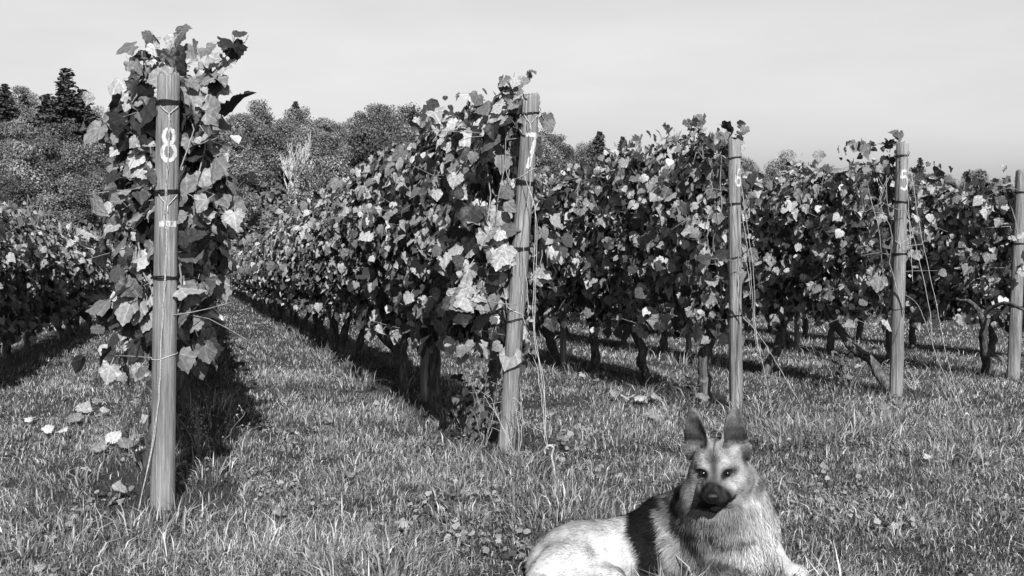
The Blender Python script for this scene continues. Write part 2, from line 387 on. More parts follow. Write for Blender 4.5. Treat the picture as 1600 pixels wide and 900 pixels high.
def vine_leaves(n, seed, length, end=False, top=1.95, bot=.5, wbase=.19, ph=0.):
    """leaf positions relative to the vine base; row runs along RD"""
    g = np.random.default_rng(abs(int(seed)))
    s = g.uniform(-length / 2, length / 2, n)
    topv = top + .06 * np.sin(s * 5 + ph) + .04 * np.sin(s * 13 + ph * 3); botv = bot + .09 * np.sin(s * 4.1 + ph * 2) 
    u = g.beta(1.15, 1.0, n); z = botv + (topv - botv) * u
    side = np.where(g.random(n) < .5, 1., -1.)
    prof = wbase * (np.sin(np.clip(u, .02, .98) * math.pi) ** .35)
    wv = prof * (1 + .35 * np.sin(s * 7 + z * 5 + ph + side) + .25 * np.sin(z * 11 - s * 4 + side * 2 + ph))
    shell = g.random(n) < .7
    dep = np.where(shell, np.abs(g.normal(0, .035, n)), g.uniform(0, 1, n) * wv)
    lat = side * np.clip(wv - dep, 0, 1) + g.normal(0, .02, n)
    stray = g.random(n) < .04; lat = np.where(stray, side * (wv + g.uniform(.02, .14, n)), lat)
    hang = g.random(n) < .05; z = np.where(hang, bot - g.uniform(0, .14, n), z)
    sho = g.random(n) < .03; z = np.where(sho, topv + g.uniform(0, .16, n), z); lat = np.where(sho, g.normal(0, .07, n), lat)
    pos = RD * s[:, None] + RN * lat[:, None]; pos[:, 2] = z
    out = RN * side[:, None] * np.clip(1.0 - .0 * u, 0, 1)[:, None]
    nrm = out * g.uniform(.45, 1.3, n)[:, None] + np.array([0, 0, 1.]) * (g.uniform(-.05, .85, n) + .7 * (u > .9))[:, None] + RD * g.normal(-.15, .65, n)[:, None] + g.normal(0, .25, (n, 3))
    if end:
        e = (s < -length / 2 + .22); nrm[e] -= RD * g.uniform(.4, 1.6, e.sum())[:, None]
    tip = np.array([0, 0, -1.]) + out * .35 + g.normal(0, .45, (n, 3))
    sc = np.clip(g.normal(.070, .023, n), .032, .135)
    score = side * (wv - dep + .02)
    return pos, frames(nrm, tip), sc, g.random(n), score, s, z

VAR = []
for v in range(7):
    P_, R_, s_, t_, _, _, _ = vine_leaves(640, 900 + v, 1.35, top=1.9, bot=.6, wbase=.22, ph=v * 1.3)
    VAR.append(bake_leaves('foliage', P_, R_, s_ * 1.38, t_, LEAFL, M_leafS, smooth=False))
def trunk_mesh(seed, rad=.040):
    g = np.random.default_rng(seed); parts = []
    lean = g.normal(0, .12, 2); H = g.uniform(.55, .72)
    p = [np.array([-lean[0], -lean[1] * .5, -.06])]
    for k in range(1, 6): p.append(p[-1] + np.array([lean[0] * .35, lean[1] * .3, (H + .06) / 5]) + g.normal(0, .022, 3) * np.array([1, 1, .3]))
    pp = smooth_path(p, 14, .006, seed); rr = np.linspace(rad * 1.25, rad * .8, 14) * (1 + .13 * np.sin(np.arange(14) * 1.7 + seed)); rr[-1] *= .9; rr[-2] *= 1.2
    parts.append(tube(pp, rr, 9, .11, seed))
    for sg in (-1, 1):
        q0 = pp[-2]; q = [q0, q0 + RD * sg * .12 + np.array([0, 0, .10]), q0 + RD * sg * .32 + np.array([0, 0, .12 + g.normal(0, .02)]), q0 + RD * sg * .55 + np.array([0, 0, .1])]
        parts.append(tube(smooth_path(q, 8, .006, seed + sg), np.linspace(rad * .62, rad * .32, 8), 7, .12, seed + sg))
    return merge(parts, 'trunk', M_bark)
TRUNKS = [trunk_mesh(i) for i in range(9)]
def cane_mesh(seed, top=1.85):
    g = np.random.default_rng(seed); parts = []
    for k in range(10):
        s = g.uniform(-.6, .6); p = [RD * s + np.array([0, 0, .68])]
        for j in range(5): p.append(p[-1] + np.array([0, 0, (top - .68) / 5 * g.uniform(.8, 1.1)]) + RD * g.normal(0, .05) + RN * g.normal(0, .05))
        parts.append(tube(smooth_path(p, 12, .004, seed + k), np.linspace(.0055, .0022, 12), 5, .05, k))
    for k in range(12):   # short side shoots and bare petioles that poke out
        z = g.uniform(.55, 1.8); s = g.uniform(-.6, .6); sd_ = g.choice([-1, 1]); a = RD * s + np.array([0, 0, z])
        parts.append(tube(smooth_path([a, a + RN * sd_ * .15 + np.array([0, 0, .02]), a + RN * sd_ * g.uniform(.25, .36) + RD * g.normal(0, .1) + np.array([0, 0, g.normal(0, .09)])], 6), [.003, .0028, .0025, .002, .0018, .0012], 4))
    return merge(parts, 'canes', M_cane)
CANES = [cane_mesh(40 + i) for i in range(6)]

ORD = ['first', 'second', 'third', 'fourth', 'fifth', 'sixth', 'seventh', 'eighth', 'ninth', 'tenth', 'eleventh', 'twelfth', 'thirteenth', 'fourteenth', 'fifteenth', 'sixteenth']
REF = {0: 'in the shaded row at the left edge', 1: 'behind the post painted 8', 2: 'behind the leaning post painted 7', 3: 'behind the post painted 6', 4: 'behind the post painted 5', 5: 'behind the post at the right edge', 6: 'in the row beyond the right edge post'}
STEP = 1.15
ROWLEN = {0: 40, 1: 41, 2: 41, 3: 13, 4: 12, 5: 10, 6: 7}
NEAR = {0: 8, 1: 3, 2: 9, 3: 5, 4: 4, 5: 3, 6: 0}
VINES = {}
nleafobj = 0
def add_leaf_objs(root, pos, Rm, sc, name='leaf', meshes=LEAFME):
    global nleafobj
    for k in range(len(pos)):
        o = bpy.data.objects.new(name, meshes[(k * 7 + nleafobj) % len(meshes)]); o.parent = root; C.objects.link(o)
        m = Matrix.Identity(4); A = Rm[k] * sc[k]
        for a in range(3):
            for b in range(3): m[a][b] = A[a, b]
            m[a][3] = pos[k][a]
        o.matrix_basis = m; nleafobj += 1
for r in ROWS:
    c, y0 = ROWS[r]
    for i in range(ROWLEN[r]):
        y = y0 + .38 + STEP * .5 * 0 + i * STEP + (.0 if i == 0 else random.uniform(-.1, .1)); x = row_x(r, y); z = g1(x, y)
        root = empty('grapevine', (x, y, z)); VINES[(r, i)] = root
        near = i < NEAR[r]
        if i < len(ORD) and y < 21: lab = '%s grapevine in the %s' % (ORD[i], ROWNAME[r]) if i else 'nearest grapevine, leading the %s' % ROWNAME[r]
        else: lab = 'distant leafy grapevine far down the %s' % ROWNAME[r]
        tag(root, lab, 'grapevine', 'grapevines of the %s' % ROWNAME[r])
        ty = link('trunk', TRUNKS[(i * 5 + r * 3) % len(TRUNKS)], root); ty.rotation_euler.z = random.choice([0, math.pi]); ty.scale.x = ty.scale.y = 1; ty.scale = (1, 1, random.uniform(.85, 1.08))
        if (r, i) == (1, 0): ty.scale = (.55, .55, .9)
        if y < 20: 
            cm = link('canes', CANES[(i + r) % len(CANES)], root); cm['kind'] = 'stuff'
        low = {0: 1.55, 1: 1.82, 2: 1.90, 3: 1.9, 4: 1.84, 5: 1.84, 6: 1.75}[r]
        if near:
            nT = 1500 if r >= 3 else 1450 if r != 0 else 1150; nT = 1700 if r == 1 and i == 0 else nT
            bot = {1: .7, 2: .64, 3: .64, 4: .70, 5: .68}.get(r, .45)
            if r == 2: low += .04 * math.sin(i * 2.1) - (.04 if i < 1 else 0)
            if r == 1: low += .04 if i == 0 else 0
            if r == 3: low += .04
            P_, R_, s_, t_, sco, ss, zz = vine_leaves(nT, 5000 + r * 100 + i, 1.3, end=(i == 0), top=low, bot=bot, wbase={1: .17, 0: .22}.get(r, .2), ph=r * 2.1 + i * 1.7)
            if r >= 3: s_ = s_ * .9
            if i == 0: kp = ss > (-.5 if r < 3 else -.4); P_, R_, s_, t_, sco, ss, zz = [a[kp] for a in (P_, R_, s_, t_, sco, ss, zz)]
            vis = sco * (1 if r == 0 else -1)
            if r == 1: vis = np.abs(sco) * .5 - ss * .8
            vis = vis + (.1 if i == 0 else 0) * (-ss > .25) + .3 * (zz > low - .12) + s_ * .6
            od = np.argsort(-vis); A = od[:300]; B = od[300:]
            add_leaf_objs(root, P_[A], R_[A], s_[A])
            o = link('foliage', bake_leaves('foliage', P_[B], R_[B], s_[B], t_[B], LEAFL, M_leafS, smooth=False), root); o['kind'] = 'stuff'
        else:
            o = link('foliage', VAR[random.randrange(len(VAR))], root); o['kind'] = 'stuff'
            o.scale = (1, 1, (low / 1.9) * random.uniform(.95, 1.05))
print('leaf objects', nleafobj)

# named shoots that stick out of the rows (cane with leaves of its own)
def shoot(key, pts, n, sc0=.1, seed=0, nb=None, jit=.05):
    root = VINES[key]; b = np.array(root.location); pts = [np.array(p) - b for p in pts]; g = np.random.default_rng(seed)
    pth = smooth_path(pts, 16, .003, seed)
    v, f = tube(pth, np.linspace(.0045, .0018, 16), 5); link('shoot', merge([(v, f)], 'shoot', M_cane), root)
    t = np.linspace(.1, 1, n); idx = (t * 15).astype(int); P_ = pth[idx] + g.normal(0, jit, (n, 3))
    nrm = np.array([-.1, -.8, .7]) + g.normal(0, .5, (n, 3)); tip = np.array([0, 0, -.5]) + g.normal(0, .6, (n, 3))
    add_leaf_objs(root, P_, frames(nrm, tip), np.clip(g.normal(sc0, sc0 * .2, n) * np.linspace(1.1, .7, n), .03, .2))
shoot((1, 0), [PX(300, 190, 4.5), PX(335, 120, 4.42), PX(350, 95, 4.4), PX(372, 50, 4.4)], 17, .085, 31, jit=.04)
shoot((1, 0), [PX(290, 200, 4.5), PX(285, 130, 4.5), PX(285, 85, 4.5), PX(262, 75, 4.48)], 18, .085, 2)
shoot((1, 0), [PX(270, 200, 4.5), PX(240, 140, 4.5), PX(222, 80, 4.48)], 18, .085, 3)
shoot((1, 0), [PX(230, 330, 4.5), PX(205, 270, 4.4), PX(175, 235, 4.35)], 9, .085, 4, jit=.03)
shoot((1, 0), [PX(240, 380, 4.45), PX(205, 355, 4.35), PX(170, 345, 4.3)], 9, .085, 5, jit=.03)
shoot((1, 0), [PX(240, 470, 4.45), PX(205, 500, 4.35), PX(172, 515, 4.3)], 11, .09, 6, jit=.04)
shoot((1, 0), [PX(235, 400, 4.4), PX(215, 430, 4.3), PX(208, 460, 4.28), PX(210, 510, 4.28)], 18, .105, 7, jit=.05)
shoot((1, 0), [PX(245, 180, 4.4), PX(225, 210, 4.3), PX(215, 270, 4.28), PX(220, 330, 4.28)], 22, .1, 17, jit=.05)
shoot((1, 0), [PX(300, 180, 4.4), PX(320, 220, 4.3), PX(305, 300, 4.26), PX(300, 380, 4.26)], 26, .1, 18, jit=.055)
shoot((1, 0), [PX(300, 380, 4.4), PX(300, 430, 4.3), PX(310, 460, 4.28), PX(302, 500, 4.3)], 20, .1, 19, jit=.045)
shoot((1, 0), [PX(320, 340, 4.5), PX(345, 320, 4.4), PX(372, 345, 4.4)], 8, .08, 8, jit=.03)
shoot((2, 0), [PX(798, 190, 5.65), PX(804, 150, 5.62), PX(803, 112, 5.6)], 10, .085, 29, jit=.045)
shoot((2, 0), [PX(800, 220, 5.7), PX(840, 175, 5.6), PX(852, 195, 5.55)], 5, .085, 30, jit=.025)
shoot((2, 0), [PX(790, 300, 5.5), PX(770, 350, 5.35), PX(775, 420, 5.3)], 22, .105, 11, jit=.06)
shoot((2, 0), [PX(790, 430, 5.5), PX(740, 460, 5.35), PX(700, 450, 5.3)], 20, .105, 12, jit=.06)
shoot((2, 0), [PX(760, 250, 5.7), PX(735, 190, 5.7), PX(730, 155, 5.7)], 10, .11, 13, jit=.05)
shoot((2, 0), [PX(835, 330, 5.6), PX(850, 360, 5.5), PX(840, 440, 5.45)], 9, .1, 14, jit=.04)
shoot((3, 0), [PX(1140, 250, 7.2), PX(1142, 215, 7.15), PX(1145, 203, 7.1)], 8, .09, 15, jit=.035)
shoot((4, 0), [PX(1390, 260, 8.1), PX(1392, 225, 8.0), PX(1402, 213, 7.95)], 9, .09, 16, jit=.035)
shoot((5, 0), [PX(1570, 300, 9.3), PX(1590, 360, 9.0), PX(1585, 440, 8.98)], 14, .1, 21, jit=.09)
shoot((3, 0), [PX(1120, 300, 7.2), PX(1105, 350, 6.9), PX(1110, 400, 6.85)], 9, .12, 20, jit=.07)

# ------------------------------------------------------------------ posts
def facing(X, Y): return math.atan2(-Y, -X)
def make_post(name, bpx, bpy_, tpx, tpy, Y, r, label, mat, seed, wid=1.0, crack=0.):
    Xb = (bpx - 800) / F * Y; zb = g1(Xb, Y); top = PX(tpx, tpy, Y)
    root = empty('vineyard_post', (Xb, Y, zb)); tag(root, label, 'wooden post', 'wooden end posts of the vine rows')
    g = np.random.default_rng(seed); axis = np.array([top[0] - Xb, 0, top[2] - zb]); H = axis[2]
    ph = g.uniform(0, 6, 6); fa = facing(Xb, Y)
    def rad(th, z):
        rr = r * (1.04 - .08 * z / H) * (1 + .03 * np.sin(3 * th + ph[0] + z) + .022 * np.sin(5 * th + ph[1] - 2 * z) + .012 * np.sin(13 * th + ph[3] + 1.5 * np.sin(2 * z)) + .009 * np.sin(23 * th + ph[5] + 3 * z) + .012 * np.sin(9 * z + ph[2]))
        if crack:
            rr = rr - crack * np.exp(-((th - fa - .35 - .12 * np.sin(2 * z)) / .05) ** 2) - crack * .7 * np.exp(-((th - fa + .5 - .1 * np.sin(3 * z + 1)) / .04) ** 2)
        return rr
    def pt(th, z, off=0):
        q = rad(th, z) + off; return np.array([axis[0] * z / H + math.cos(th) * q, math.sin(th) * q, z])
    n = 64; zs = np.concatenate([[-.15], np.linspace(0, H - .012, 26), [H]]); V = []
    for z in zs:
        for k in range(n):
            th = fa - math.pi + k / n * 2 * math.pi; p = pt(th, z, -.006 if z == H else 0); 
            if z == H: p[2] += .007 * math.sin(th * 2 + ph[4]) + .004 * math.sin(th * 7 + ph[3])
            V.append(p)
    Fq = []
    for i in range(len(zs) - 1):
        for k in range(n): Fq.append((i * n + k, i * n + (k + 1) % n, (i + 1) * n + (k + 1) % n, (i + 1) * n + k))
    V.append(pt(0, H, -r)); ci = len(V) - 1; b = (len(zs) - 1) * n
    for k in range(n): Fq.append((b + k, b + (k + 1) % n, ci))
    link('post_shaft', merge([(np.array(V), Fq)], 'post_shaft', mat), root)
    return root, pt, fa, H
def zof(root, py, Y): return float(CZ + (HOR - py) / F * Y - root.location.z)
def tie(P, py, Y, tilt=0., loops=3, th=.0022, mat=None, tails=True, seed=0, part='wire_tie'):
    root, pt, fa, H = P; z0 = zof(root, py, Y); g = random.Random(seed); parts = []
    for l in range(loops):
        pts = [pt(fa + a, z0 + tilt * math.sin(a) + (l - loops / 2) * .006 + .002 * math.sin(3 * a + l), .003 + .001 * (l % 2)) for a in np.linspace(-math.pi, math.pi, 26)]
        parts.append(tube(pts, th, 5))
    if tails:
        a = pt(fa + .75, z0, .004); parts.append(tube(smooth_path([a, a + np.array([.02, -.01, .012]), a + np.array([.012, -.012, .03])], 6), .0018, 5))
        a = pt(fa - .8, z0, .004); parts.append(tube(smooth_path([a, a + np.array([-.02, -.01, .01]), a + np.array([-.026, -.0, .03])], 6), .0018, 5))
    link(part, merge(parts, part, mat or M_tie), root)
def vee(P, py, Y, drop, mat, wdt=.8):        # a V of thin wire from both edges of the tie meeting at the middle
    root, pt, fa, H = P; z0 = zof(root, py, Y); parts = []
    for s_ in (-1, 1): parts.append(tube([pt(fa + s_ * wdt * t + .05, z0 - drop * (1 - t), .006) for t in np.linspace(1, 0, 6)], .0016, 5))
    parts.append(tube([pt(fa + .05, z0 - drop - .03 * t, .007) for t in np.linspace(0, 1, 3)], .0022, 5))
    link('wire_brace', merge(parts, 'wire_brace', mat), root)
def digit(P, strokes, py, Y, h, wd, off, width):
    root, pt, fa, H = P; z0 = zof(root, py, Y); r0 = np.linalg.norm((pt(fa, z0) - pt(fa + math.pi, z0))[:2]) / 2; parts = []
    for st in strokes:
        q = smooth_path([(a, b, 0) for a, b in st], 30) if len(st) > 2 else np.array([(st[0][0] + (st[1][0] - st[0][0]) * t, st[0][1] + (st[1][1] - st[0][1]) * t, 0) for t in np.linspace(0, 1, 10)])
        q = q[:, :2] * np.array([wd, h]); V = []; Fq = []
        g = np.random.default_rng(len(st)); 
        for i in range(len(q)):
            d = q[min(i + 1, len(q) - 1)] - q[max(i - 1, 0)]; d /= np.linalg.norm(d) + 1e-9; nn = np.array([-d[1], d[0]]); ww = width * (1 + .12 * g.normal())
            for k in range(4):
                e = q[i] + nn * ww * (k / 3 - .5); V.append(pt(fa + off + e[0] / r0, z0 + e[1], .0012 + .0003 * len(parts)))
        for i in range(len(q) - 1):
            for k in range(3): Fq.append((i * 4 + k, (i + 1) * 4 + k, (i + 1) * 4 + k + 1, i * 4 + k + 1))
        parts.append((np.array(V), Fq))
    return merge(parts, 'painted_number', M_paint), root
def circ(cx, cy, rx, ry, a0=0, a1=360, n=14): return [(cx + rx * math.cos(R(a)), cy + ry * math.sin(R(a))) for a in np.linspace(a0, a1, n)]

P1 = make_post('p', 254, 790, 264, 116, 4.2, .0475, 'round post painted with a white 8, nearest and tallest, under overhanging vine leaves', M_wood, 1, crack=.004)
P2 = make_post('p', 790, 708, 831, 148, 5.36, .046, 'leaning split post painted with a white 7, pale hook in the grass beside it', M_wood2, 2, crack=.011)
P3 = make_post('p', 1150, 645, 1147, 218, 6.96, .044, 'upright slender post painted with a white 6, standing right behind the dog', M_wood, 3, crack=.003)
P4 = make_post('p', 1400, 628, 1410, 222, 7.8, .048, 'post painted with a white 5, two pale guy wires running down to its right', M_wood, 4, crack=.003)
P5 = make_post('p', 1583, 598, 1597, 266, 9.1, .052, 'plain weathered post cut off by the right edge of the picture', M_wood, 5)
tie(P1, 160, 4.2, 0, 4, seed=1); tie(P1, 299, 4.2, .004, 4, seed=2); tie(P1, 432, 4.2, -.003, 3, seed=3); tie(P1, 555, 4.2, .012, 1, .0016, M_wire, False, part='wire_loop')
vee(P1, 166, 4.2, .035, M_wire); vee(P1, 304, 4.2, .045, M_wire)
tie(P2, 177, 5.36, .004, 2); tie(P2, 285, 5.36, -.006, 4, .003); tie(P2, 388, 5.36, .004, 4); tie(P2, 498, 5.36, .01, 2, .002); vee(P2, 180, 5.36, .05, M_wire); tie(P2, 270, 5.36, .03, 1, .0018, M_wire, False, part='wire_loop'); tie(P2, 485, 5.36, -.025, 1, .0018, M_wire, False, part='wire_loop')
tie(P3, 246, 6.96, .006, 2); tie(P3, 318, 6.96, .004, 3); tie(P3, 402, 6.96, .012, 2); tie(P3, 492, 6.96, .006, 2)
tie(P4, 243, 7.8, .004, 3); tie(P4, 315, 7.8, -.004, 3); tie(P4, 396, 7.8, .004, 3); tie(P4, 482, 7.8, .003, 1); vee(P4, 375, 7.8, .03, M_wire)
tie(P5, 300, 9.1); tie(P5, 380, 9.1); tie(P5, 478, 9.1, 0, 2)
EIGHT = [circ(0, .25, .36, .22, 90, 450), circ(0, -.25, .44, .25, 90, 450)]
SEVEN = [[(-.5, .45), (.5, .45)], [(.45, .45), (.15, 0), (-.1, -.5)]]
SIX = [[(.3, .5), (-.2, .3), (-.42, -.1), (-.4, -.3)], circ(0, -.25, .4, .24, 180, 540)]
FIVE = [[(.45, .46), (-.4, .46)], [(-.38, .46), (-.4, .08)], [(-.4, .08), (.1, .16), (.45, -.08), (.35, -.4), (-.05, -.5), (-.45, -.4)]]
for P_, st, py, Y, h, wd, off, wid in ((P1, EIGHT, 226, 4.2, .135, .062, .08, .017), (P2, SEVEN, 236, 5.36, .19, .07, .3, .022), (P3, SIX, 277, 6.96, .12, .05, .75, .016), (P4, FIVE, 281, 7.8, .15, .06, .5, .019)):
    me, rt = digit(P_, st, py, Y, h, wd, off, wid); link('painted_number', me, rt)
me, rt = digit(P1, [[(-.5, 0), (-.1, .1), (.5, .0)]], 350, 4.2, .03, .075, .12, .024); link('paint_dash', me, rt)
# twine that hangs down the face of post 8
root, pt, fa, H = P1
zz = [zof(root, p, 4.2) for p in (186, 240, 300, 345, 365, 430, 520, 650, 790)]
offs = [.05, .0, -.12, -.2, -.02, -.1, -.3, -.55, -.95]
for d_, nm in ((0, 'twine'), (.07, 'twine')):
    pts = [pt(fa + a + d_ * (1 if k < 8 else 0), z, .006 + .004 * (k % 2) + (.06 if k == 8 else 0)) for k, (a, z) in enumerate(zip(offs, zz))]
    link('twine', merge([tube(smooth_path(pts, 60, .0012, 3 + int(d_ * 100)), .0018, 5)], 'twine', M_twine), root)

# guy wires and anchors
def guy(label, paths, rad=.0017, seed=0, mat=None):
    org = paths[0][-1]; root = empty('guy_wire', tuple(org)); tag(root, label, 'guy wire', 'guy wires bracing the end posts')
    for k, p in enumerate(paths):
        q = smooth_path([np.array(a) - org for a in p], 44, .0007, seed + k); tt = np.arange(44)
        q[:, 0] += .0016 * np.sin(tt * 1.3 + k * 3); q[:, 1] += .0016 * np.cos(tt * 1.3 + k * 3)
        link('strand', merge([tube(q, rad, 5)], 'strand', mat or M_twine), root)
guy('twisted pale guy wire dropping from the leaning post painted 7 to a hook', [[PX(822, 285, 5.25), PX(836, 330, 5.2), PX(834, 430, 5.1), PX(834, 520, 4.98), PX(848, 600, 4.85), PX(851, 680, 4.72), PX(857, 704, 4.66)],
     [PX(820, 275, 5.25), PX(838, 340, 5.2), PX(837, 430, 5.1), PX(836, 520, 4.98), PX(850, 600, 4.85), PX(853, 680, 4.72), PX(858, 705, 4.66)],
     [PX(816, 490, 5.26), PX(822, 512, 5.2), PX(829, 540, 5.1), PX(826, 548, 5.08), PX(838, 570, 4.95), PX(848, 640, 4.8)],
     [PX(826, 180, 5.26), PX(832, 250, 5.24), PX(818, 380, 5.22), PX(823, 440, 5.2), PX(826, 500, 5.15)]])
guy('thin pale guy wires slanting from the post painted 6 into tall grass', [[PX(1154, 250, 6.88), PX(1164, 330, 6.8), PX(1177, 420, 6.7), PX(1181, 520, 6.6), PX(1192, 570, 6.55), PX(1206, 640, 6.5)],
     [PX(1156, 318, 6.88), PX(1170, 400, 6.8), PX(1179, 500, 6.65), PX(1190, 565, 6.55)], [PX(1150, 488, 6.88), PX(1180, 515, 6.8), PX(1215, 570, 6.7), PX(1250, 630, 6.6)], [PX(1156, 400, 6.88), PX(1168, 420, 6.8), PX(1181, 540, 6.6)]], .0017, 5)
guy('pair of pale guy wires slanting right from the post painted 5', [[PX(1414, 235, 7.7), PX(1422, 260, 7.6), PX(1440, 370, 7.3), PX(1462, 470, 7.05), PX(1480, 560, 6.85), PX(1506, 650, 6.6)],
     [PX(1414, 320, 7.7), PX(1430, 380, 7.5), PX(1452, 480, 7.2), PX(1458, 540, 7.1), PX(1478, 590, 6.9), PX(1506, 650, 6.6)], [PX(1414, 460, 7.7), PX(1435, 478, 7.5), PX(1455, 530, 7.1)], [PX(1414, 243, 7.7), PX(1420, 330, 7.6), PX(1426, 440, 7.4)]], .0018, 8)
h0 = PX(868, 748, 4.56); hk = [PX(868, 748, 4.56) + [0, 0, -.05], PX(866, 735, 4.58), PX(862, 712, 4.62), PX(865, 700, 4.62), PX(858, 696, 4.62), PX(851, 702, 4.62), PX(852, 709, 4.62)]
v, f = tube(smooth_path([np.array(a) - h0 for a in hk], 30), .0055, 8)
o = link('anchor_hook', merge([(v, f)], 'anchor_hook', mat_noise('pale_metal', 60, [(.3, .18), (.7, .42)], .6, .5, spec=.4)), None, tuple(h0)); tag(o, 'pale bent metal ground hook in the grass right of the leaning post', 'anchor hook')
h1 = GP(1507, 655); v, f = tube(smooth_path([(0, 0, -.05), (0, 0, .02), (.015, 0, .035), (.03, 0, .02)], 12), .006, 7)
o = link('anchor_hook', merge([(v, f)], 'anchor_hook', M_wire), None, tuple(h1)); tag(o, 'small anchor peg where the two slanting wires of post 5 meet the grass', 'anchor hook')

# trellis wires along each row, inner stakes
for r in (0, 1, 2, 3, 4, 5, 6):
    c, y0 = ROWS[r]; y1 = {0: 50, 1: 50, 2: 50}.get(r, 20)
    for hh, nm in ((.62, 'lower'), (1.02, 'middle'), (1.4, 'upper')):
        a = np.array([row_x(r, y0), y0, g1(row_x(r, y0), y0) + hh]); pts = []
        for y in np.arange(y0, y1, 1.5): pts.append(np.array([row_x(r, y), y, g1(row_x(r, y), y) + hh]) - a)
        o = link('trellis_wire', merge([tube(pts, .0022, 4)], 'trellis_wire', M_wire), None, tuple(a))
        tag(o, '%s trellis wire running through the %s' % (nm, ROWNAME[r]), 'wire', 'trellis wires')
stake_me = {}
for r in (1, 2, 3, 4, 5, 0, 6):
    c, y0 = ROWS[r]
    for q, y in enumerate(np.arange(y0 + (2.05 if r == 2 else 3.3), {0: 49, 1: 49, 2: 49}.get(r, 18), 5.4)):
        x = row_x(r, y); k = q % 3
        if k not in stake_me:
            v, f = tube(smooth_path([(0, 0, -.1), (.01 * k, 0, .9), (.02 * k, 0, 1.75)], 10), np.linspace(.034, .03, 10), 14, .02, k); stake_me[k] = merge([(v, f)], 'trellis_stake', M_wood)
        o = link('trellis_stake', stake_me[k], None, (x, y, g1(x, y)))
        tag(o, ('nearest slim inner stake in the %s' % ROWNAME[r]) if q == 0 else 'slim wooden inner stake farther down the %s' % ROWNAME[r], 'stake', 'inner stakes of the %s' % ROWNAME[r])

# ------------------------------------------------------------------ fallen leaves
FL = [(148, 714, .13), (172, 700, .14), (196, 707, .15), (208, 698, .11), (222, 712, .09), (128, 652, .15), (118, 668, .12), (150, 640, .11), (92, 690, .11), (70, 684, .10), (160, 655, .09), (60, 700, .08), (188, 772, .1), (135, 740, .07), (45, 668, .09), (100, 640, .08), (230, 670, .1), (212, 640, .09),
      (980, 632, .14), (1005, 634, .15), (1030, 632, .15), (1018, 624, .1), (1098, 634, .12), (960, 628, .09), (927, 604, .12), (912, 598, .1), (882, 696, .11), (860, 658, .07), (893, 690, .06), (1022, 664, .13), (1382, 652, .15), (1400, 640, .1), (1410, 660, .07), (1310, 610, .13), (1296, 600, .1), (1325, 604, .09), (1290, 746, .07), (1450, 726, .05), (1498, 636, .08), (1597, 610, .09),
      (512, 668, .08), (440, 806, .08), (545, 750, .08), (405, 766, .07), (590, 640, .07), (700, 600, .12), (728, 640, .16), (740, 655, .14), (718, 628, .12), (752, 668, .12), (1180, 560, .09), (1385, 655, .09), (1340, 582, .1), (1350, 576, .1)]
fleaf = [npmesh('fallen_leaf', v, f, 3, M_fallen, uv=u, smooth=True) for v, f, u in LEAF[:8]]
for k, (a, b, s_) in enumerate(FL):
    p = GP(a, b); nm = 'fallen_leaf'
    o = link(nm, fleaf[k % 8], None, (p[0], p[1], p[2] + random.uniform(.035, .06))); s_ *= .6; o.scale = (s_, s_, s_); o.rotation_euler = (random.uniform(.0, .75), random.uniform(-.45, .45), random.uniform(-.8, .8))
    cl = 0 if a < 240 else 1 if a < 640 else 2 if a < 800 else 3 if a < 900 else 4 if a < 1120 else 5 if a < 1372 else 6
    mates = sorted(q[0] + q[1] * .001 for q in FL if (0 if q[0] < 240 else 1 if q[0] < 640 else 2 if q[0] < 800 else 3 if q[0] < 900 else 4 if q[0] < 1120 else 5 if q[0] < 1372 else 6) == cl)
    where = ['left of the tallest post', 'in the open aisle', 'in the shade left of the leaning post', 'near the metal hook', 'under the row left of the dog ears', 'right of the dog ears', 'by the foot of the post with slanting wires'][cl]
    n_ = mates.index(a + b * .001)
    tag(o, 'pale fallen leaf %s, %s from the left' % (where, (ORD + ['seventeenth', 'eighteenth', 'nineteenth'])[n_]), 'fallen leaf', 'fallen vine leaves ' + where)

# ------------------------------------------------------------------ weeds
def weed(base, h, label, nst, seed, bud=True, mat=None, spread=.3, leafy=False):
    g = np.random.default_rng(seed); root = empty('dried_weed' if bud else 'weed', tuple(base)); parts = []; buds = []
    for k in range(nst):
        d = g.normal(0, spread, 2); top = np.array([d[0] * h, d[1] * h * .5, h * g.uniform(.7, 1.05)])
        p = smooth_path([np.zeros(3), top * .5 + g.normal(0, .02, 3), top], 10, .003, seed + k); parts.append(tube(p, np.linspace(.0028, .0012, 10), 5))
        for j in range(3, 10):
            if g.random() < .8:
                e = p[j] + np.array([g.normal(0, .03), g.normal(0, .02), g.uniform(.01, .04)]); parts.append(tube([p[j], e], .0011, 4)); buds.append(e)
    link('stalks', merge(parts, 'stalks', mat or M_cane), root)
    if bud:
        bb = []
        for e in buds:
            V = np.array([(0, 0, 1), (1, 0, 0), (0, 1, 0), (-1, 0, 0), (0, -1, 0), (0, 0, -1)]) * .006 + e
            bb.append((V, [(0, 1, 2), (0, 2, 3), (0, 3, 4), (0, 4, 1), (5, 2, 1), (5, 3, 2), (5, 4, 3), (5, 1, 4)]))
        o = link('seed_heads', merge(bb, 'seed_heads', M_twine), root); o['kind'] = 'stuff'
    if leafy:
        n = len(buds); o = link('leaves', bake_leaves('leaves', np.array(buds), frames(g.normal(0, .5, (n, 3)) + [0, -.3, .8], g.normal(0, 1, (n, 3))), g.uniform(.025, .05, n), g.uniform(0, .4, n), LEAFL, M_leafS), root); o['kind'] = 'stuff'
    tag(root, label, 'weed')
weed(GP(312, 712), .3, 'dried branching weed with pale seed heads right of the post painted 8', 7, 1, spread=.28)
weed(GP(222, 728), .36, 'thin straw weed stalks leaning beside the left of the post painted 8', 5, 2, bud=True, spread=.3)
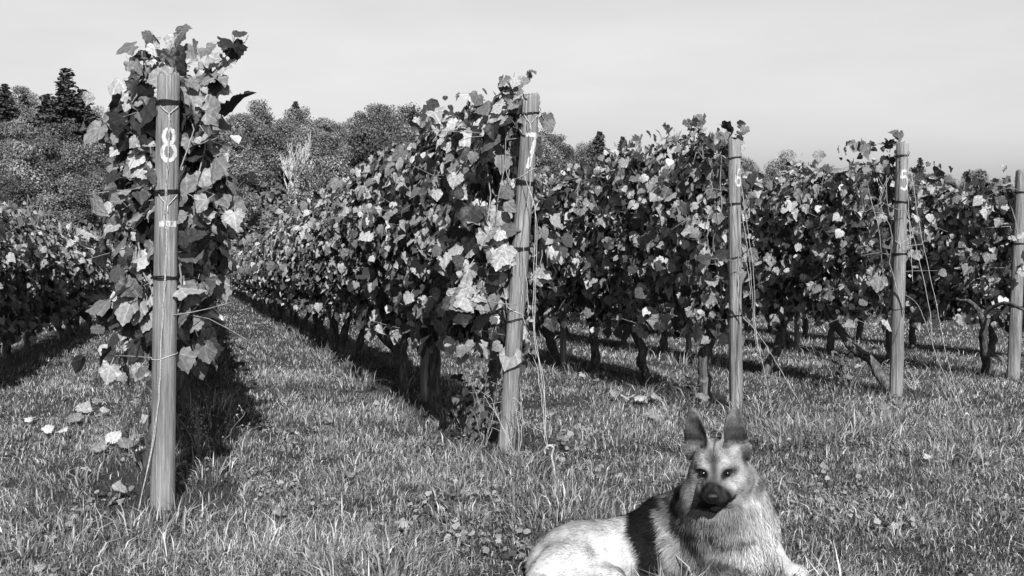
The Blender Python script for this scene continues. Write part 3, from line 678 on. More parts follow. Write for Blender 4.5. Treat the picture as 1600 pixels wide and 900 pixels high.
weed(GP(345, 700), .22, 'smaller dried weed in the shadow edge right of the post painted 8', 4, 3, spread=.35)
weed(GP(1082, 640), .22, 'dark leafy seedling standing under the row behind the dog', 4, 4, bud=False, leafy=True, spread=.12)
weed(GP(1325, 612), .3, 'leafy sucker weed at the foot of a vine left of the post painted 5', 9, 5, bud=False, leafy=True, spread=.45)
weed(GP(757, 700), .4, 'leafy dark weed beside the foot of the leaning post', 7, 6, bud=False, leafy=True, spread=.25)
weed(GP(725, 668), .3, 'low leafy weed among the shaded vine trunks left of the leaning post', 9, 7, bud=False, leafy=True, spread=.45)
weed(GP(810, 715), .4, 'thin pale straw stems leaning at the right of the leaning post', 5, 8, bud=False, mat=M_twine, spread=.2)
weed(GP(1430, 612), .25, 'bent pale grass stems between post 5 and the right edge post', 5, 9, bud=False, mat=M_twine, spread=.6)
def clover():
    g = np.random.default_rng(77); n = 9000; yy = g.uniform(2.6, 6.5, n); xx = g.uniform(-.56, .56, n) * yy
    kp = vnoise(xx * 2.5, yy * 2.5, 44) > .25; xx = xx[kp]; yy = yy[kp]; n = len(xx)
    P_ = np.stack([xx, yy, G(xx, yy) + g.uniform(.012, .04, n)], 1)
    me = bake_leaves('ground_weeds', P_, frames(g.normal(0, .4, (n, 3)) + [0, -.15, 1], g.normal(0, 1, (n, 3))), g.uniform(.009, .026, n), g.uniform(.1, .75, n), LEAFL, M_leafS)
    tag(link('ground_weeds', me), 'small broad leaved weeds scattered through the foreground grass', 'weeds', kind='stuff')
clover()

# ------------------------------------------------------------------ trees of the wooded hill
def tree_meshes(seed, H=10., Wd=3.6, conifer=False, dens=1.):
    g = np.random.default_rng(seed); parts = []; P_ = []; N_ = []; T_ = []
    if not conifer:
        tr = smooth_path([(0, 0, -.5), (g.normal(0, .2), g.normal(0, .2), H * .4), (g.normal(0, .4), g.normal(0, .4), H * .85)], 10); parts.append(tube(tr, np.linspace(.22, .05, 10), 7))
        nb = 26; 
        for k in range(nb):
            a = g.uniform(0, 6.283); u = g.uniform(-1, 1) ; rr = math.sqrt(max(0, 1 - u * u)) * g.uniform(.45, 1); c = np.array([math.cos(a) * rr * Wd * .78, math.sin(a) * rr * Wd * .78, H * .56 + u * H * .34])
            st = tr[min(9, max(2, int((c[2] / H) * 8)))]; parts.append(tube([st, (st + c) / 2 + g.normal(0, .2, 3), c], [.07, .04, .02], 4))
            br = g.uniform(.8, 1.7); m = int(330 * dens * br); d = g.normal(size=(m, 3)); d /= np.linalg.norm(d, axis=1, keepdims=True); q = g.uniform(.45, 1.08, m)[:, None]
            P_.append(c + d * q * br * np.array([1, 1, .75])); N_.append(d + g.normal(0, .5, (m, 3)) + [0, 0, .2]); T_.append(np.clip(g.normal(.45 + g.normal(0, .13), .17, m), 0, 1))
        sz = (.10, .21)
    else:
        tr = smooth_path([(0, 0, -.5), (0, 0, H * .5), (.05, 0, H)], 10); parts.append(tube(tr, np.linspace(.24, .03, 10), 7))
        for z in np.arange(H * .12, H, .42):
            R_ = Wd * (1 - z / H) ** .85 * g.uniform(.75, 1.15) + .12
            for k in range(9):
                a = g.uniform(0, 6.283); L = R_ * g.uniform(.7, 1.15); e = np.array([math.cos(a) * L, math.sin(a) * L, z - .22 * L + .1]); s0 = np.array([0, 0, z]); 
                if L > .6: parts.append(tube([s0, e], [.035, .012], 4))
                m = int(34 * L * dens) + 6; t = g.uniform(.15, 1, m)[:, None]; P_.append(s0 + (e - s0) * t + g.normal(0, .13, (m, 3)) * (1.1 - t * .6)); N_.append(g.normal(0, .6, (m, 3)) + [0, 0, .8]); T_.append(np.clip(g.normal(.4, .2, m), 0, 1))
        sz = (.13, .26)
    P_ = np.vstack(P_); N_ = np.vstack(N_); T_ = np.concatenate(T_); n = len(P_); Rm = frames(N_, g.normal(0, 1, (n, 3))); s_ = g.uniform(*sz, n)
    tri = np.array([(-.5, 0, 0), (.5, 0, .1), (.45, .7, -.1), (-.1, 1.0, .15), (-.5, .6, 0)])
    Vv = (np.einsum('nij,vj->nvi', Rm * s_[:, None, None], tri) + P_[:, None, :]).reshape(-1, 3); o = np.arange(n) * 5
    me = npmesh('crown', Vv, np.stack([o, o + 1, o + 2, o + 3, o + 4], 1), 5, M_conifer if conifer else M_tree, tone=np.repeat(T_, 5))
    return merge(parts, 'trunk', M_treebark), me
DEC = [tree_meshes(i, g_, w_) for i, (g_, w_) in enumerate([(10, 3.9), (9.5, 4.3), (11, 3.5), (8.5, 4.0), (10.5, 4.6), (9, 3.4)])]
CON = [tree_meshes(50, 15, 3.8, True, .9), tree_meshes(51, 12, 3.0, True, .9)]
def plant_tree(kind, x, y, sc, label, group, sz=1., rot=None):
    z = g1(x, y); tm, cm = kind; nm = 'conifer_tree' if kind in CON else 'broadleaf_tree'
    root = empty(nm, (x, y, z)); root.rotation_euler.z = random.uniform(0, 6.28) if rot is None else rot; root.scale = (sc, sc, sc * sz)
    link('trunk', tm, root); link('crown', cm, root); tag(root, label, 'tree', group); return root
cnt = 0
y = 67.
while y < 196:
    st = 5.2 + (y - 67) * .018; x = -.62 * y
    while x < .62 * y:
        b = x / y; jx = x + random.uniform(-1.6, 1.6); jy = y + random.uniform(-1.8, 1.8)
        if b < .07 or y > 165:
            hgt = .62 + .42 * min(1, (y - 67) / 90) + random.uniform(-.12, .14)
            zone = 'on the skyline' if y > 172 else 'high on the wooded hill' if y > 140 else 'halfway up the wooded hill' if y > 105 else 'low on the wooded hill' if y > 80 else 'at the hill foot'
            zone += (' at the far left edge' if b < -.45 else ' left of the tallest post' if b < -.36 else ' behind the tallest post' if b < -.28 else ' over the grass aisle' if b < -.21 else ' over the far row end' if b < -.13 else ' over the middle of the long row' if b < -.05
                     else ' behind the leaning post' if b < .05 else ' right of the leaning post' if b < .2 else ' right of the dog' if b < .38 else ' at the right edge')
            if b > .3: hgt *= .85
            if -.25 < jx / jy < -.19 and jy < 100: x += st; continue
            if b < .05 or y > 178:
                plant_tree(DEC[random.randrange(len(DEC))], jx, jy, hgt, 'bushy broadleaf tree ' + zone, 'broadleaf trees of the wooded hill', random.uniform(.85, 1.15)); cnt += 1
        x += st * random.uniform(.85, 1.15)
    y += st * .92 if y < 120 else st * 1.25
print('trees', cnt)
def tree_at(kind, px, topy, Y, label, base_h, grp=None, wide=1.):
    x = (px - 800) / F * Y; z = g1(x, Y); top = CZ + (HOR - topy) / F * Y; sc = (top - z) / base_h
    t = plant_tree(kind, x, Y, sc, label, grp, 1.); t.scale = (sc * wide, sc * wide, sc)
tree_at(CON[0], 103, 108, 120, 'tall dark spruce rising above the wood at the left', 15, wide=1.6)
tree_at(CON[1], 128, 142, 124, 'shorter dark spruce beside the tall one', 12, wide=1.7)
tree_at(CON[1], 72, 150, 126, 'dark spruce on the left flank of the tall spruce', 12, wide=1.7)
tree_at(CON[0], 8, 132, 150, 'pine on the skyline at the far left edge', 15, wide=1.7)
tree_at(CON[1], 38, 150, 160, 'narrow conifer between the left edge and the tall spruce', 12, wide=1.6)
tree_at(CON[1], 462, 160, 178, 'small dark pointed pine on the skyline left of the aisle centre', 12, wide=1.3)
tree_at(CON[1], 605, 170, 180, 'low conifer on the skyline over the long row', 12, wide=1.3)
tree_at(CON[1], 937, 207, 182, 'rounded dark pine on the skyline right of the leaning post', 12, wide=1.7)
tree_at(CON[1], 973, 215, 186, 'small dark conifer right of the rounded pine', 12, wide=1.4)
tree_at(CON[0], 1438, 247, 186, 'dark pine on the skyline right of the post painted 5', 15, wide=1.3)
tree_at(DEC[1], 660, 168, 175, 'broad domed tree on the skyline left of the leaning post', 9.5)
tree_at(DEC[4], 870, 205, 170, 'broad tree on the skyline just right of the leaning post', 10.5)
# pale bare tree in the wood
def bare_tree():
    Y = 92.; x = (463 - 800) / F * Y; z = g1(x, Y); root = empty('bare_tree', (x, Y, z)); g = np.random.default_rng(5); H = CZ + (HOR - 226) / F * Y - z
    def rec(p, d, L, r, lv, out):
        e = p + d * L; out.append(tube([p, (p + e) / 2 + g.normal(0, L * .03, 3), e], [r, r * .85, r * .6], 5))
        if lv:
            for k in range(4 if lv > 1 else 5):
                dd = d + g.normal(0, .3, 3); dd[2] = abs(dd[2]) + .5; dd /= np.linalg.norm(dd); rec(p + (e - p) * g.uniform(.4, 1), dd, L * g.uniform(.5, .75), r * .55, lv - 1, out)
    out = []; rec(np.array([0, 0, -.5]), np.array([0, 0, 1.]), H * .5, .2, 4, out)
    for s_ in (-1, 1): rec(np.array([.4 * s_, 0, -.5]), np.array([.12 * s_, 0, .98]), H * .42, .14, 3, out)
    link('trunk', merge(out, 'trunk', M_pale), root); tag(root, 'pale bare branched tree standing out in the wooded hillside', 'tree')
bare_tree()
def undergrowth():
    g = np.random.default_rng(8); n = 26000; y = g.uniform(56, 130, n); x = -y * g.uniform(-.1, .6, n)
    h = np.where(y < 66, np.clip((y - 56) / 8, .05, 1) * 2.6, 2.6) * (1 + .4 * vnoise(x * .5, y * .5, 4)); P_ = np.stack([x, y, G(x, y) + np.clip(h, .1, 5) * g.random(n) ** .6], 1)
    Rm = frames(g.normal(0, .6, (n, 3)) + [0, -.3, .6], g.normal(0, 1, (n, 3))); s_ = g.uniform(.25, .5, n); tri = np.array([(-.5, 0, 0), (.5, 0, .1), (.45, .7, -.1), (-.1, 1.0, .15), (-.5, .6, 0)])
    Vv = (np.einsum('nij,vj->nvi', Rm * s_[:, None, None], tri) + P_[:, None, :]).reshape(-1, 3); o = np.arange(n) * 5
    tag(link('undergrowth', npmesh('undergrowth', Vv, np.stack([o, o + 1, o + 2, o + 3, o + 4], 1), 5, M_tree, tone=np.repeat(g.uniform(.1, .8, n), 5))), 'low bushes and scrub filling the edge of the wood', 'undergrowth', kind='stuff')
undergrowth()
#DOG
# ------------------------------------------------------------------ the dog
def surface_nets(Fd, org, h):
    ins = Fd < 0; nx, ny, nz = Fd.shape
    cnt = np.zeros((nx - 1, ny - 1, nz - 1), np.int32); acc = np.zeros((nx - 1, ny - 1, nz - 1, 3), np.float32)
    cx = [(a, b, c) for a in (0, 1) for b in (0, 1) for c in (0, 1)]
    def sub(A, o): return A[o[0]:o[0] + nx - 1, o[1]:o[1] + ny - 1, o[2]:o[2] + nz - 1]
    for a in cx:
        for ax in range(3):
            if a[ax]: continue
            b = list(a); b[ax] = 1; fa = sub(Fd, a); fb = sub(Fd, b); m = (fa < 0) != (fb < 0)
            t = np.where(m, fa / np.where(m, fa - fb, 1), 0)
            cnt += m
            for d in range(3): acc[..., d] += np.where(m, a[d] + (t if d == ax else 0), 0)
    act = cnt > 0; idx = -np.ones(act.shape, np.int64); idx[act] = np.arange(act.sum())
    ii = np.argwhere(act); V = (ii + acc[act] / cnt[act][:, None]) * h + org; Q = []
    for ax in range(3):
        o1, o2 = [(1, 2), (2, 0), (0, 1)][ax]
        sl0 = [slice(None)] * 3; sl1 = [slice(None)] * 3; sl0[ax] = slice(0, -1); sl1[ax] = slice(1, None)
        ch = ins[tuple(sl0)] != ins[tuple(sl1)]; e = np.argwhere(ch); ok = np.all((e[:, [o1, o2]] > 0), axis=1) & (e[:, o1] < act.shape[o1]) & (e[:, o2] < act.shape[o2]); e = e[ok]
        def at(d1, d2):
            q = e.copy(); q[:, o1] -= d1; q[:, o2] -= d2; return idx[q[:, 0], q[:, 1], q[:, 2]]
        q = np.stack([at(1, 1), at(0, 1), at(0, 0), at(1, 0)], 1)
        fl = ins[e[:, 0], e[:, 1], e[:, 2]]; q[~fl] = q[~fl][:, ::-1]; Q.append(q)
    return V, np.vstack(Q)

HT = R(-18); HP = R(3); HRoll = R(-5)
HR = np.array(Matrix.Rotation(HT, 3, 'Z') @ Matrix.Rotation(HP, 3, 'X') @ Matrix.Rotation(HRoll, 3, 'Y'))
HC = PX(1117, 737, 2.85) - HR @ np.array([0, -.075, .008])
def hw(p): return HC + HR @ np.array(p, float)
def make_dog():
    root_loc = np.array([(1050 - 800) / F * 3.0, 3.0, g1(.48, 3.0)])
    h = .0045; lo = np.array([-.06, 2.5, .03]); hi = np.array([.98, 3.32, .74]); n = np.ceil((hi - lo) / h).astype(int)
    ax = [lo[d] + np.arange(n[d]) * h for d in range(3)]
    D = np.full(n, 1., np.float32)
    def region(c, rad):
        s = []
        for d in range(3):
            a = max(0, int((c[d] - rad - lo[d]) / h)); b = min(n[d], int((c[d] + rad - lo[d]) / h) + 2); s.append(slice(a, b))
        X, Y, Z = np.meshgrid(ax[0][s[0]], ax[1][s[1]], ax[2][s[2]], indexing='ij'); return tuple(s), np.stack([X, Y, Z], -1)
    def put(s, d, k, subtract=False):
        o = D[s]
        if subtract:
            q = np.clip(.5 - .5 * (o + d) / k, 0, 1); D[s] = o * (1 - q) - d * q + k * q * (1 - q)
        else:
            q = np.clip(.5 + .5 * (o - d) / k, 0, 1); D[s] = o * (1 - q) + d * q - k * q * (1 - q)
    def ell(c, r, k=.03, Rm=None, sub=False):
        c = np.array(c, float); r = np.array(r, float); s, P = region(c, r.max() + .07); p = P - c
        if Rm is not None: p = p @ Rm
        k0 = np.linalg.norm(p / r, axis=-1); k1 = np.linalg.norm(p / (r * r), axis=-1) + 1e-6
        put(s, (k0 * (k0 - 1) / k1).astype(np.float32), k, sub)
    def cap(a, b, r1, r2, k=.03):
        a = np.array(a, float); b = np.array(b, float); s, P = region((a + b) / 2, np.linalg.norm(b - a) / 2 + max(r1, r2) + .07)
        d = b - a; t = np.clip(((P - a) @ d) / (d @ d), 0, 1); put(s, (np.linalg.norm(P - a - t[..., None] * d, axis=-1) - (r1 + (r2 - r1) * t)).astype(np.float32), k)
    # trunk
    ell(PX(905, 876, 3.03), (.125, .12, .112), .04); ell(PX(868, 892, 3.05), (.09, .11, .088), .04)
    ell(PX(960, 870, 3.05), (.12, .105, .105), .05); ell(PX(1022, 862, 3.05), (.13, .115, .13), .05)
    ell(PX(1082, 850, 3.04), (.11, .12, .125), .05); ell(PX(1140, 852, 2.99), (.115, .105, .115), .05)
    cap(PX(1100, 825, 3.04), PX(1122, 765, 2.99), .108, .08, .04); cap(PX(1172, 815, 2.99), PX(1150, 752, 2.98), .072, .06, .04)
    cap(PX(1075, 812, 2.99), PX(1100, 780, 2.95), .05, .055, .04); cap(PX(1150, 860, 2.93), PX(1140, 800, 2.92), .075, .055, .04)
    cap(PX(1108, 830, 2.93), PX(1110, 800, 2.885), .06, .055, .04); cap(PX(1088, 812, 2.95), PX(1092, 770, 2.93), .045, .045, .03); cap(PX(1135, 835, 2.92), PX(1128, 802, 2.88), .05, .045, .04)
    cap(PX(1030, 800, 3.08), PX(1085, 785, 3.08), .04, .05, .05)
    # left foreleg (beyond the chest) and right foreleg (towards the camera)
    cap(PX(1178, 835, 3.0), PX(1200, 868, 3.02), .066, .046, .035); cap(PX(1200, 868, 3.02), PX(1226, 892, 2.9), .046, .031, .02); 
    ell(PX(1243, 896, 2.86), (.038, .034, .024), .02)
    for q in (-1, 0, 1): ell(PX(1252 + q * 1.5, 899 + abs(q), 2.835 + q * .018), (.018, .0105, .014), .006)
    gz = lambda X, Y, r: np.array([X, Y, g1(X, Y) + r])
    cap(PX(1105, 875, 2.95), gz(.60, 2.86, .055), .07, .05, .03); cap(gz(.60, 2.86, .055), gz(.70, 2.70, .036), .048, .031, .02); ell(gz(.725, 2.66, .028), (.036, .04, .026), .02)
    for q in (-1, 0, 1): ell(gz(.735 + q * .02, 2.628, .018), (.0105, .02, .014), .006)
    # right hind leg: thigh, shank, foot, and the tip of the left foot
    ell(PX(888, 897, 2.925), (.105, .07, .088), .035); cap(PX(955, 915, 2.9), gz(.17, 2.86, .05), .05, .035, .03); cap(gz(.17, 2.86, .045), gz(.38, 2.78, .03), .033, .026, .02); ell(gz(.40, 2.775, .026), (.042, .032, .024), .02)
    # tail curling round to the front
    tp = smooth_path([PX(865, 900, 3.08), gz(.09, 2.98, .04), gz(.09, 2.86, .035), gz(.16, 2.76, .03)], 9)
    for a, b, q in zip(tp[:-1], tp[1:], range(8)): cap(a, b, .042 - q * .002, .040 - q * .002, .02)
    # head
    def he(c, r, k=.02, sub=False): ell(hw(c), r, k, HR, sub)
    def hc(a, b, r1, r2, k=.02): cap(hw(a), hw(b), r1, r2, k)
    he((0, .015, .012), (.068, .082, .064)); he((0, -.03, .03), (.056, .048, .040))
    for s_ in (-1, 1):
        he((s_ * .042, -.008, -.026), (.035, .052, .050)); he((s_ * .050, .03, -.05), (.034, .05, .055), .03)
        he((s_ * .028, -.066, .020), (.021, .017, .011), .010)
    hc((0, -.055, -.018), (0, -.150, -.036), .040, .026, .022); he((0, -.115, -.022), (.021, .062, .018), .012); hc((0, -.04, -.058), (0, -.142, -.066), .038, .021, .014)
    for s_ in (-1, 1): hc((s_ * .018, -.142, -.046), (s_ * .033, -.075, -.050), .0185, .023, .010)
    he((0, -.155, -.064), (.016, .03, .0022), .003, True)
    he((0, -.17, -.052), (.0022, .02, .010), .003, True)
    for s_ in (-1, 1): he((s_ * .036, -.090, .004), (.013, .014, .0095), .010, True)
    for s_ in (-1, 1):      # ears: cupped triangular blades
        base = np.array([s_ * .047, .012, .048]); tip = np.array([s_ * .066, .008, .170]); v = tip - base; L = np.linalg.norm(v); v /= L
        f0 = np.array([s_ * .30, -1, .1]); u = np.cross(v, f0); u /= np.linalg.norm(u); f0 = np.cross(u, v)
        s, P = region(hw((base + tip) / 2), .13); p = (P - HC) @ HR - base
        U = p @ u; Vv = p @ v; W = p @ f0; t = np.clip(Vv / L, 0, 1)
        wdt = .041 * np.sqrt(np.clip(1 - t ** 2.1, 0, 1)) * (1 - .18 * t) + .0005; w0 = .017 * np.clip(U / .036, -1.3, 1.3) ** 2 - .010
        d = np.maximum(np.maximum((np.abs(W - w0) - .0052) * .8, (np.abs(U) - wdt) * .75), np.maximum(Vv - L, -Vv - .025))
        put(s, d.astype(np.float32), .012)
        ell(hw(base + np.array([s_ * .006, .014, .006])), (.034, .024, .03), .02, HR)
    V, Q = surface_nets(D, lo, h)
    # relax a little
    e = np.vstack([Q[:, [0, 1]], Q[:, [1, 2]], Q[:, [2, 3]], Q[:, [3, 0]]])
    for it in range(3):
        S_ = np.zeros_like(V); c_ = np.zeros(len(V)); 
        for d in range(3): S_[:, d] = np.bincount(e[:, 0], V[e[:, 1], d], len(V)) + np.bincount(e[:, 1], V[e[:, 0], d], len(V))
        c_ = np.bincount(e.ravel(), minlength=len(V)); V = V * .5 + .5 * S_ / c_[:, None]
    me0 = npmesh('body', V - root_loc, Q, 4, None, smooth=True)
    V = V.astype(float)
    fn = np.cross(V[Q[:, 2]] - V[Q[:, 0]], V[Q[:, 3]] - V[Q[:, 1]]); N = np.zeros_like(V)
    for k in range(4):
        for d in range(3): N[:, d] += np.bincount(Q[:, k], fn[:, d], len(V))
    N /= np.linalg.norm(N, axis=1, keepdims=True) + 1e-9
    def coat(P, Nn):
        """colour of the coat at points P, with shade painted on one cheek and the throat"""
        q = (P - HC) @ HR; nq = Nn @ HR; x, y, z = q.T; ax_ = np.abs(x)
        px = 800 + P[:, 0] / 3.0 * F; py = HOR + (CZ - P[:, 2]) / 3.0 * F
        wob = 9 * vnoise(P[:, 0] * 14, P[:, 2] * 14 + P[:, 1] * 9, 5) + 3 * vnoise(P[:, 0] * 45, P[:, 2] * 45, 6)
        sm = lambda a, b, v: np.clip((v - a) / (b - a), 0, 1)
        t = np.full(len(P), .23)
        t = t + .27 * (1 - sm(960, 1010, px + wob)) - .24 * (1 - sm(812, 850, py + wob)) * (1 - sm(880, 960, px)) * .8
        t = t + .19 * sm(1120, 1165, px) + .08 * sm(1090, 1130, px) * sm(815, 860, py)
        # grey neck and shoulder fur, lighter streaks
        g_ = sm(1030, 1060, px) * (1 - sm(1105, 1150, px)); t = t * (1 - .35 * g_)
        # saddle
        left = 974 + (py - 800) * .28; right = 1027 + np.clip(py - 836, 0, 99) * .7
        m = sm(left - 5, left + 5, px + wob) * (1 - sm(right - 5, right + 5, px + wob)) * (1 - sm(885, 900, py + wob * .5))
        ridge = (1 - sm(798, 808, py + wob * .5 + .0 * px)) * sm(890, 930, px) * (1 - sm(1036, 1050, px + wob)); far = sm(3.06, 3.09, P[:, 1] + wob * .001) * sm(850, 900, px) * (1 - sm(1050, 1070, px))
        m = np.maximum(np.maximum(m, ridge), far)
        # dark streak running from the nape down over the shoulder
        l = 1047 + (py - 782) * .6; stx = np.exp(-((px + wob - l) / 9) ** 2) * sm(768, 778, py) * (1 - sm(846, 856, py)) * (P[:, 1] < 3.06)
        l2 = np.exp(-((py - 850 + wob * .5) / 7) ** 2) * sm(1074, 1084, px) * (1 - sm(1125, 1152, px))
        nape = np.exp(-(((px - 1064) / 9) ** 2 + ((py - 770) / 8) ** 2)) 
        dark = np.clip(np.maximum.reduce([m, .95 * stx, .8 * l2, .9 * nape]), 0, 1)
        t = t * (1 - dark) + .010 * dark
        # fold on the throat, its shade painted as a dark line
        fo = np.exp(-((py - np.interp(px, [1085, 1116, 1160], [800, 821, 814]) + wob * .3) / 3.2) ** 2) * sm(1082, 1090, px) * (1 - sm(1160, 1168, px)) * (P[:, 1] < 3.0); t = t * (1 - .75 * fo)
        # head
        hd = (np.linalg.norm(q * np.array([1, 1, 1]), axis=1) < .125) & (z > -.11) | (z > .05) & (y < .08) | (y < -.05) & (z > -.1)
        f = (1 + .22 * vnoise(x * 90, z * 90, 14)) * .23 + .13 * np.exp(-(((ax_ - .055) / .03) ** 2 + ((z + .02) / .035) ** 2)) + .10 * np.exp(-(((ax_ - .022) / .012) ** 2 + ((z - .035) / .014) ** 2))
        dk = np.zeros(len(P)); wb = vnoise(x * 60, z * 60 + y * 40, 8) * .004
        sv = -y - .65 * (z + .02) - .12 * ax_ + wb; mzd = np.maximum(sm(.078, .132, sv), sm(.034, .022, np.linalg.norm(q - np.array([0, -.187, -.034]), axis=1)) * .97); dk = np.maximum(dk, mzd)                      # muzzle
        dk = np.maximum(dk, sm(-.040, -.056, z + wb) * sm(-.055, -.085, y + wb) * .97) # lips and chin
        dk = np.maximum(dk, sm(-.045, -.078, y) * np.exp(-(ax_ / (.015 + .010 * sm(.01, -.02, z))) ** 2) * .8)     # bridge of the nose
        dk = np.maximum(dk, np.clip(1.5 * np.exp(-(((ax_ - .035) / .019) ** 2 + ((z - .004 - (ax_ - .036) * .1) / .0135) ** 2)) * 1.15, 0, 1) * (y < -.03) * .97)  # eye rims
        dk = np.maximum(dk, np.exp(-(((ax_ - .020) / .007) ** 2 + ((z + .006) / .014) ** 2)) * (y < -.04) * .8) # tear line
        dk = np.maximum(dk, np.exp(-(x / .0035) ** 2) * sm(.018, .04, z) * (y < .02) * .72)     # furrow
        dk = np.maximum(dk, np.exp(-((ax_ - .030) / .014) ** 2) * sm(.048, .062, z) * (1 - sm(.075, .085, z)) * .35)
        dk = np.maximum(dk, sm(.058, .070, ax_) * np.exp(-((z - .02) / .035) ** 2) * sm(-.03, .0, y) * .85) # dark below the ears
        dk = np.maximum(dk, sm(.066, .08, ax_) * sm(.05, .0, z) * .35); dk = np.maximum(dk, sm(.0, -.05, x) * sm(.03, -.02, z) * sm(-.02, -.06, y) * .5)  # last term: shade on one side of the face, painted into the coat
        ear = z > .062
        inner = ear & (nq[:, 1] < -.1); e_ = np.where(inner, .075 + .08 * np.clip((z - .085) / .06, 0, 1) * (1 - sm(.058, .07, ax_)), .10)
        e_ = e_ * (.22 + .78 * sm(.06, .125, z + .25 * (ax_ - .05))); e_ = e_ * (1 + .3 * vnoise(x * 80, z * 60, 12))
        dk = np.maximum(dk, sm(.052, .066, -x) * np.exp(-((z + .02) / .05) ** 2) * .75)  # outer cheek on that same side painted darker too
        mz = sm(-.09, -.12, y) * sm(-.052, -.044, z); f = f * (1 - dk) + (.009 + .012 * mz * np.clip(1 + vnoise(x * 110, z * 70 + y * 60, 15), 0, 2) * (np.linalg.norm(q - np.array([0, -.187, -.034]), axis=1) > .026)) * dk; bl = sm(.058, .070, z + np.where(ax_ < .025, -.1, 0) + wb); f = f * (1 - bl) + e_ * bl
        w_ = np.clip((.128 - np.linalg.norm(q, axis=1)) / .02, 0, 1); w_ = np.maximum(w_, sm(.05, .06, z) * (y < .1)); w_ = np.maximum(w_, sm(-.06, -.08, y) * (z > -.095)); w_ = w_ * sm(-.11, -.09, z)
        t = t * (1 - w_) + f * w_
        return np.clip(t * (1 + .04 * vnoise(P[:, 0] * 70, P[:, 2] * 70 + P[:, 1] * 50, 9)), .007, .85), w_, q
    tone, _, _ = coat(V, N)
    a = me0.attributes.new('tone', 'FLOAT', 'POINT'); a.data.foreach_set('value', tone.astype(np.float32))
    m, t, b = newmat('dog_coat', 1, .02); at = node(t, 'ShaderNodeAttribute'); at.attribute_name = 'tone'; t.links.new(at.outputs['Fac'], b.inputs['Base Color'])
    me0.materials.append(m)
    root = empty('dog', tuple(root_loc)); tag(root, 'german shepherd dog lying in the grass, ears up, looking at the camera', 'dog')
    link('body', me0, root)
    # fur
    g = np.random.default_rng(3); A = np.linalg.norm(fn, axis=1); 
    ctr = V[Q].mean(1); hq = (ctr - HC) @ HR; ishd = np.linalg.norm(hq, axis=1) < .15
    wgt = A * np.where(ishd, 5., 1.) * (ctr[:, 1] < 3.2); nf = 230000
    fi = g.choice(len(Q), nf, p=wgt / wgt.sum()); uv = g.random((nf, 2)); q4 = V[Q[fi]]
    P = (q4[:, 0] * (1 - uv[:, :1]) + q4[:, 1] * uv[:, :1]) * (1 - uv[:, 1:]) + (q4[:, 3] * (1 - uv[:, :1]) + q4[:, 2] * uv[:, :1]) * uv[:, 1:]
    Nn = N[Q[fi]].mean(1); Nn /= np.linalg.norm(Nn, axis=1, keepdims=True)
    tn, hdw, q = coat(P, Nn); px = 800 + P[:, 0] / 3.0 * F
    Lb = np.where(px < 1000, .017, .024) * g.uniform(.6, 1.25, nf); Lb = np.where((px > 1030) & (P[:, 2] > g1(.5, 3) + .12), Lb * 1.35, Lb)
    Lh = np.where(q[:, 1] < -.08, .005, .012) * g.uniform(.7, 1.2, nf); Lh = np.where(q[:, 2] > .06, .006, Lh); Lh = np.where((np.abs(q[:, 0]) > .06) & (q[:, 2] < .0), .016, Lh); Lh = np.where((q[:, 2] > .05) & (q[:, 2] < .085) & (np.abs(q[:, 0]) > .04), .014, Lh)
    Lh = np.where((np.hypot(np.abs(q[:, 0]) - .035, q[:, 2] - .006) < .014) & (q[:, 1] < -.04), .002, Lh)
    Lf = Lb * (1 - hdw) + Lh * hdw; Lf = np.where(px > 1205, .008, Lf)
    fb = np.stack([-np.ones(nf), -.1 * np.ones(nf), -.55 * np.ones(nf)], 1); fb[(px > 1060)] = (-.25, -.15, -1.); fb[(px > 1140)] = (.15, -.2, -1.)
    qh = np.stack([q[:, 0] * 4, np.ones(nf) * 1.0, q[:, 2] * 3 - .1], 1); qh[q[:, 2] > .06] = (0, 0, 1.); fh = qh @ HR.T
    fl = fb * (1 - hdw[:, None]) + fh * hdw[:, None]; fl -= Nn * (fl * Nn).sum(1, keepdims=True); fl /= np.linalg.norm(fl, axis=1, keepdims=True) + 1e-6
    # locks: neighbouring hairs lean together
    lk = np.stack([vnoise(P[:, 0] * 40, P[:, 2] * 40 + k * 9, 60 + k) for k in range(3)], 1) * .35
    d = fl + Nn * g.uniform(.22, .6, nf)[:, None] + lk * (1 - .6 * hdw[:, None]) + g.normal(0, .13, (nf, 3)); d /= np.linalg.norm(d, axis=1, keepdims=True)
    sd_ = np.cross(d, Nn); sd_ /= np.linalg.norm(sd_, axis=1, keepdims=True) + 1e-6; wd = (np.where(hdw > .5, .0007, .0010) * g.uniform(.6, 1.2, nf))[:, None]
    b0 = P - Nn * .001; mid = b0 + d * Lf[:, None] * .55; d2 = d - Nn * .35; d2[:, 2] -= .15; tip = mid + d2 / np.linalg.norm(d2, axis=1, keepdims=True) * Lf[:, None] * .5
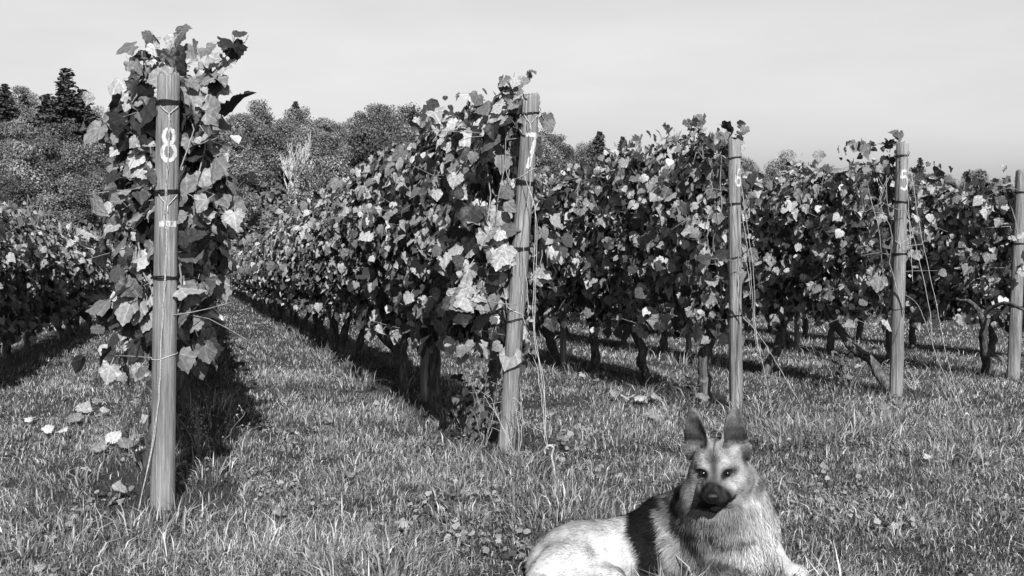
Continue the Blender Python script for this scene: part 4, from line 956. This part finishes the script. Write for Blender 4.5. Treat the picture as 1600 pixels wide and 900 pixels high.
    VV = np.stack([b0 - sd_ * wd, b0 + sd_ * wd, mid + sd_ * wd * .8, mid - sd_ * wd * .8, tip], 1).reshape(-1, 3) - root_loc; o = np.arange(nf) * 5
    tn = tn * np.exp(g.normal(0, 1, nf) * np.where(px < 990, .16, .24))
    fur = npmesh('fur', VV, np.stack([o, o + 1, o + 2, o + 3, o + 3, o + 2, o + 4], 1).ravel(), np.tile([4, 3], nf), m, tone=np.repeat(np.clip(tn, .006, .9), 5))
    fo = link('fur', fur, root); fo['kind'] = 'stuff'
    # eyes and nose
    mk, t_, b_ = newmat('dark_wet', .16, .35); b_.inputs['Base Color'].default_value = (.006, .006, .006, 1)
    def ball(c, r, name, mat, fnm=None):
        bm = bmesh.new(); bmesh.ops.create_uvsphere(bm, u_segments=20, v_segments=14, radius=1)
        for v in bm.verts:
            if fnm: v.co = Vector(fnm(v.co))
            v.co = Vector(HR @ (np.array(v.co) * r)) + Vector(hw(c) - root_loc)
        me = bpy.data.meshes.new(name); bm.to_mesh(me); bm.free(); me.polygons.foreach_set('use_smooth', np.ones(len(me.polygons), bool)); me.materials.append(mat); return link(name, me, root)
    for s_ in (-1, 1): ball((s_ * .034, -.0735, .003), np.array([.0105, .0105, .0095]), 'eye', mk)
    mn, t_, b_ = newmat('dog_nose', .38, .3); b_.inputs['Base Color'].default_value = (.004, .004, .004, 1)
    nn = node(t_, 'ShaderNodeTexNoise', Scale=400.0); bp = node(t_, 'ShaderNodeBump', Strength=.5, Distance=.001); t_.links.new(nn.outputs[0], bp.inputs['Height']); t_.links.new(bp.outputs[0], b_.inputs['Normal'])
    def nf_(c):
        x, y, z = c; x *= 1 - .28 * max(0, -z); 
        if y < -.2: 
            for s_ in (-1, 1):
                dd = math.hypot(x - s_ * .45, z + .1); y += .35 * math.exp(-(dd / .2) ** 2)
        return (x, y, z)
    ball((0, -.187, -.028), np.array([.0225, .016, .0175]), 'nose', mn, nf_)
import time as _t; _t0 = _t.time(); make_dog(); print('dog', _t.time() - _t0)
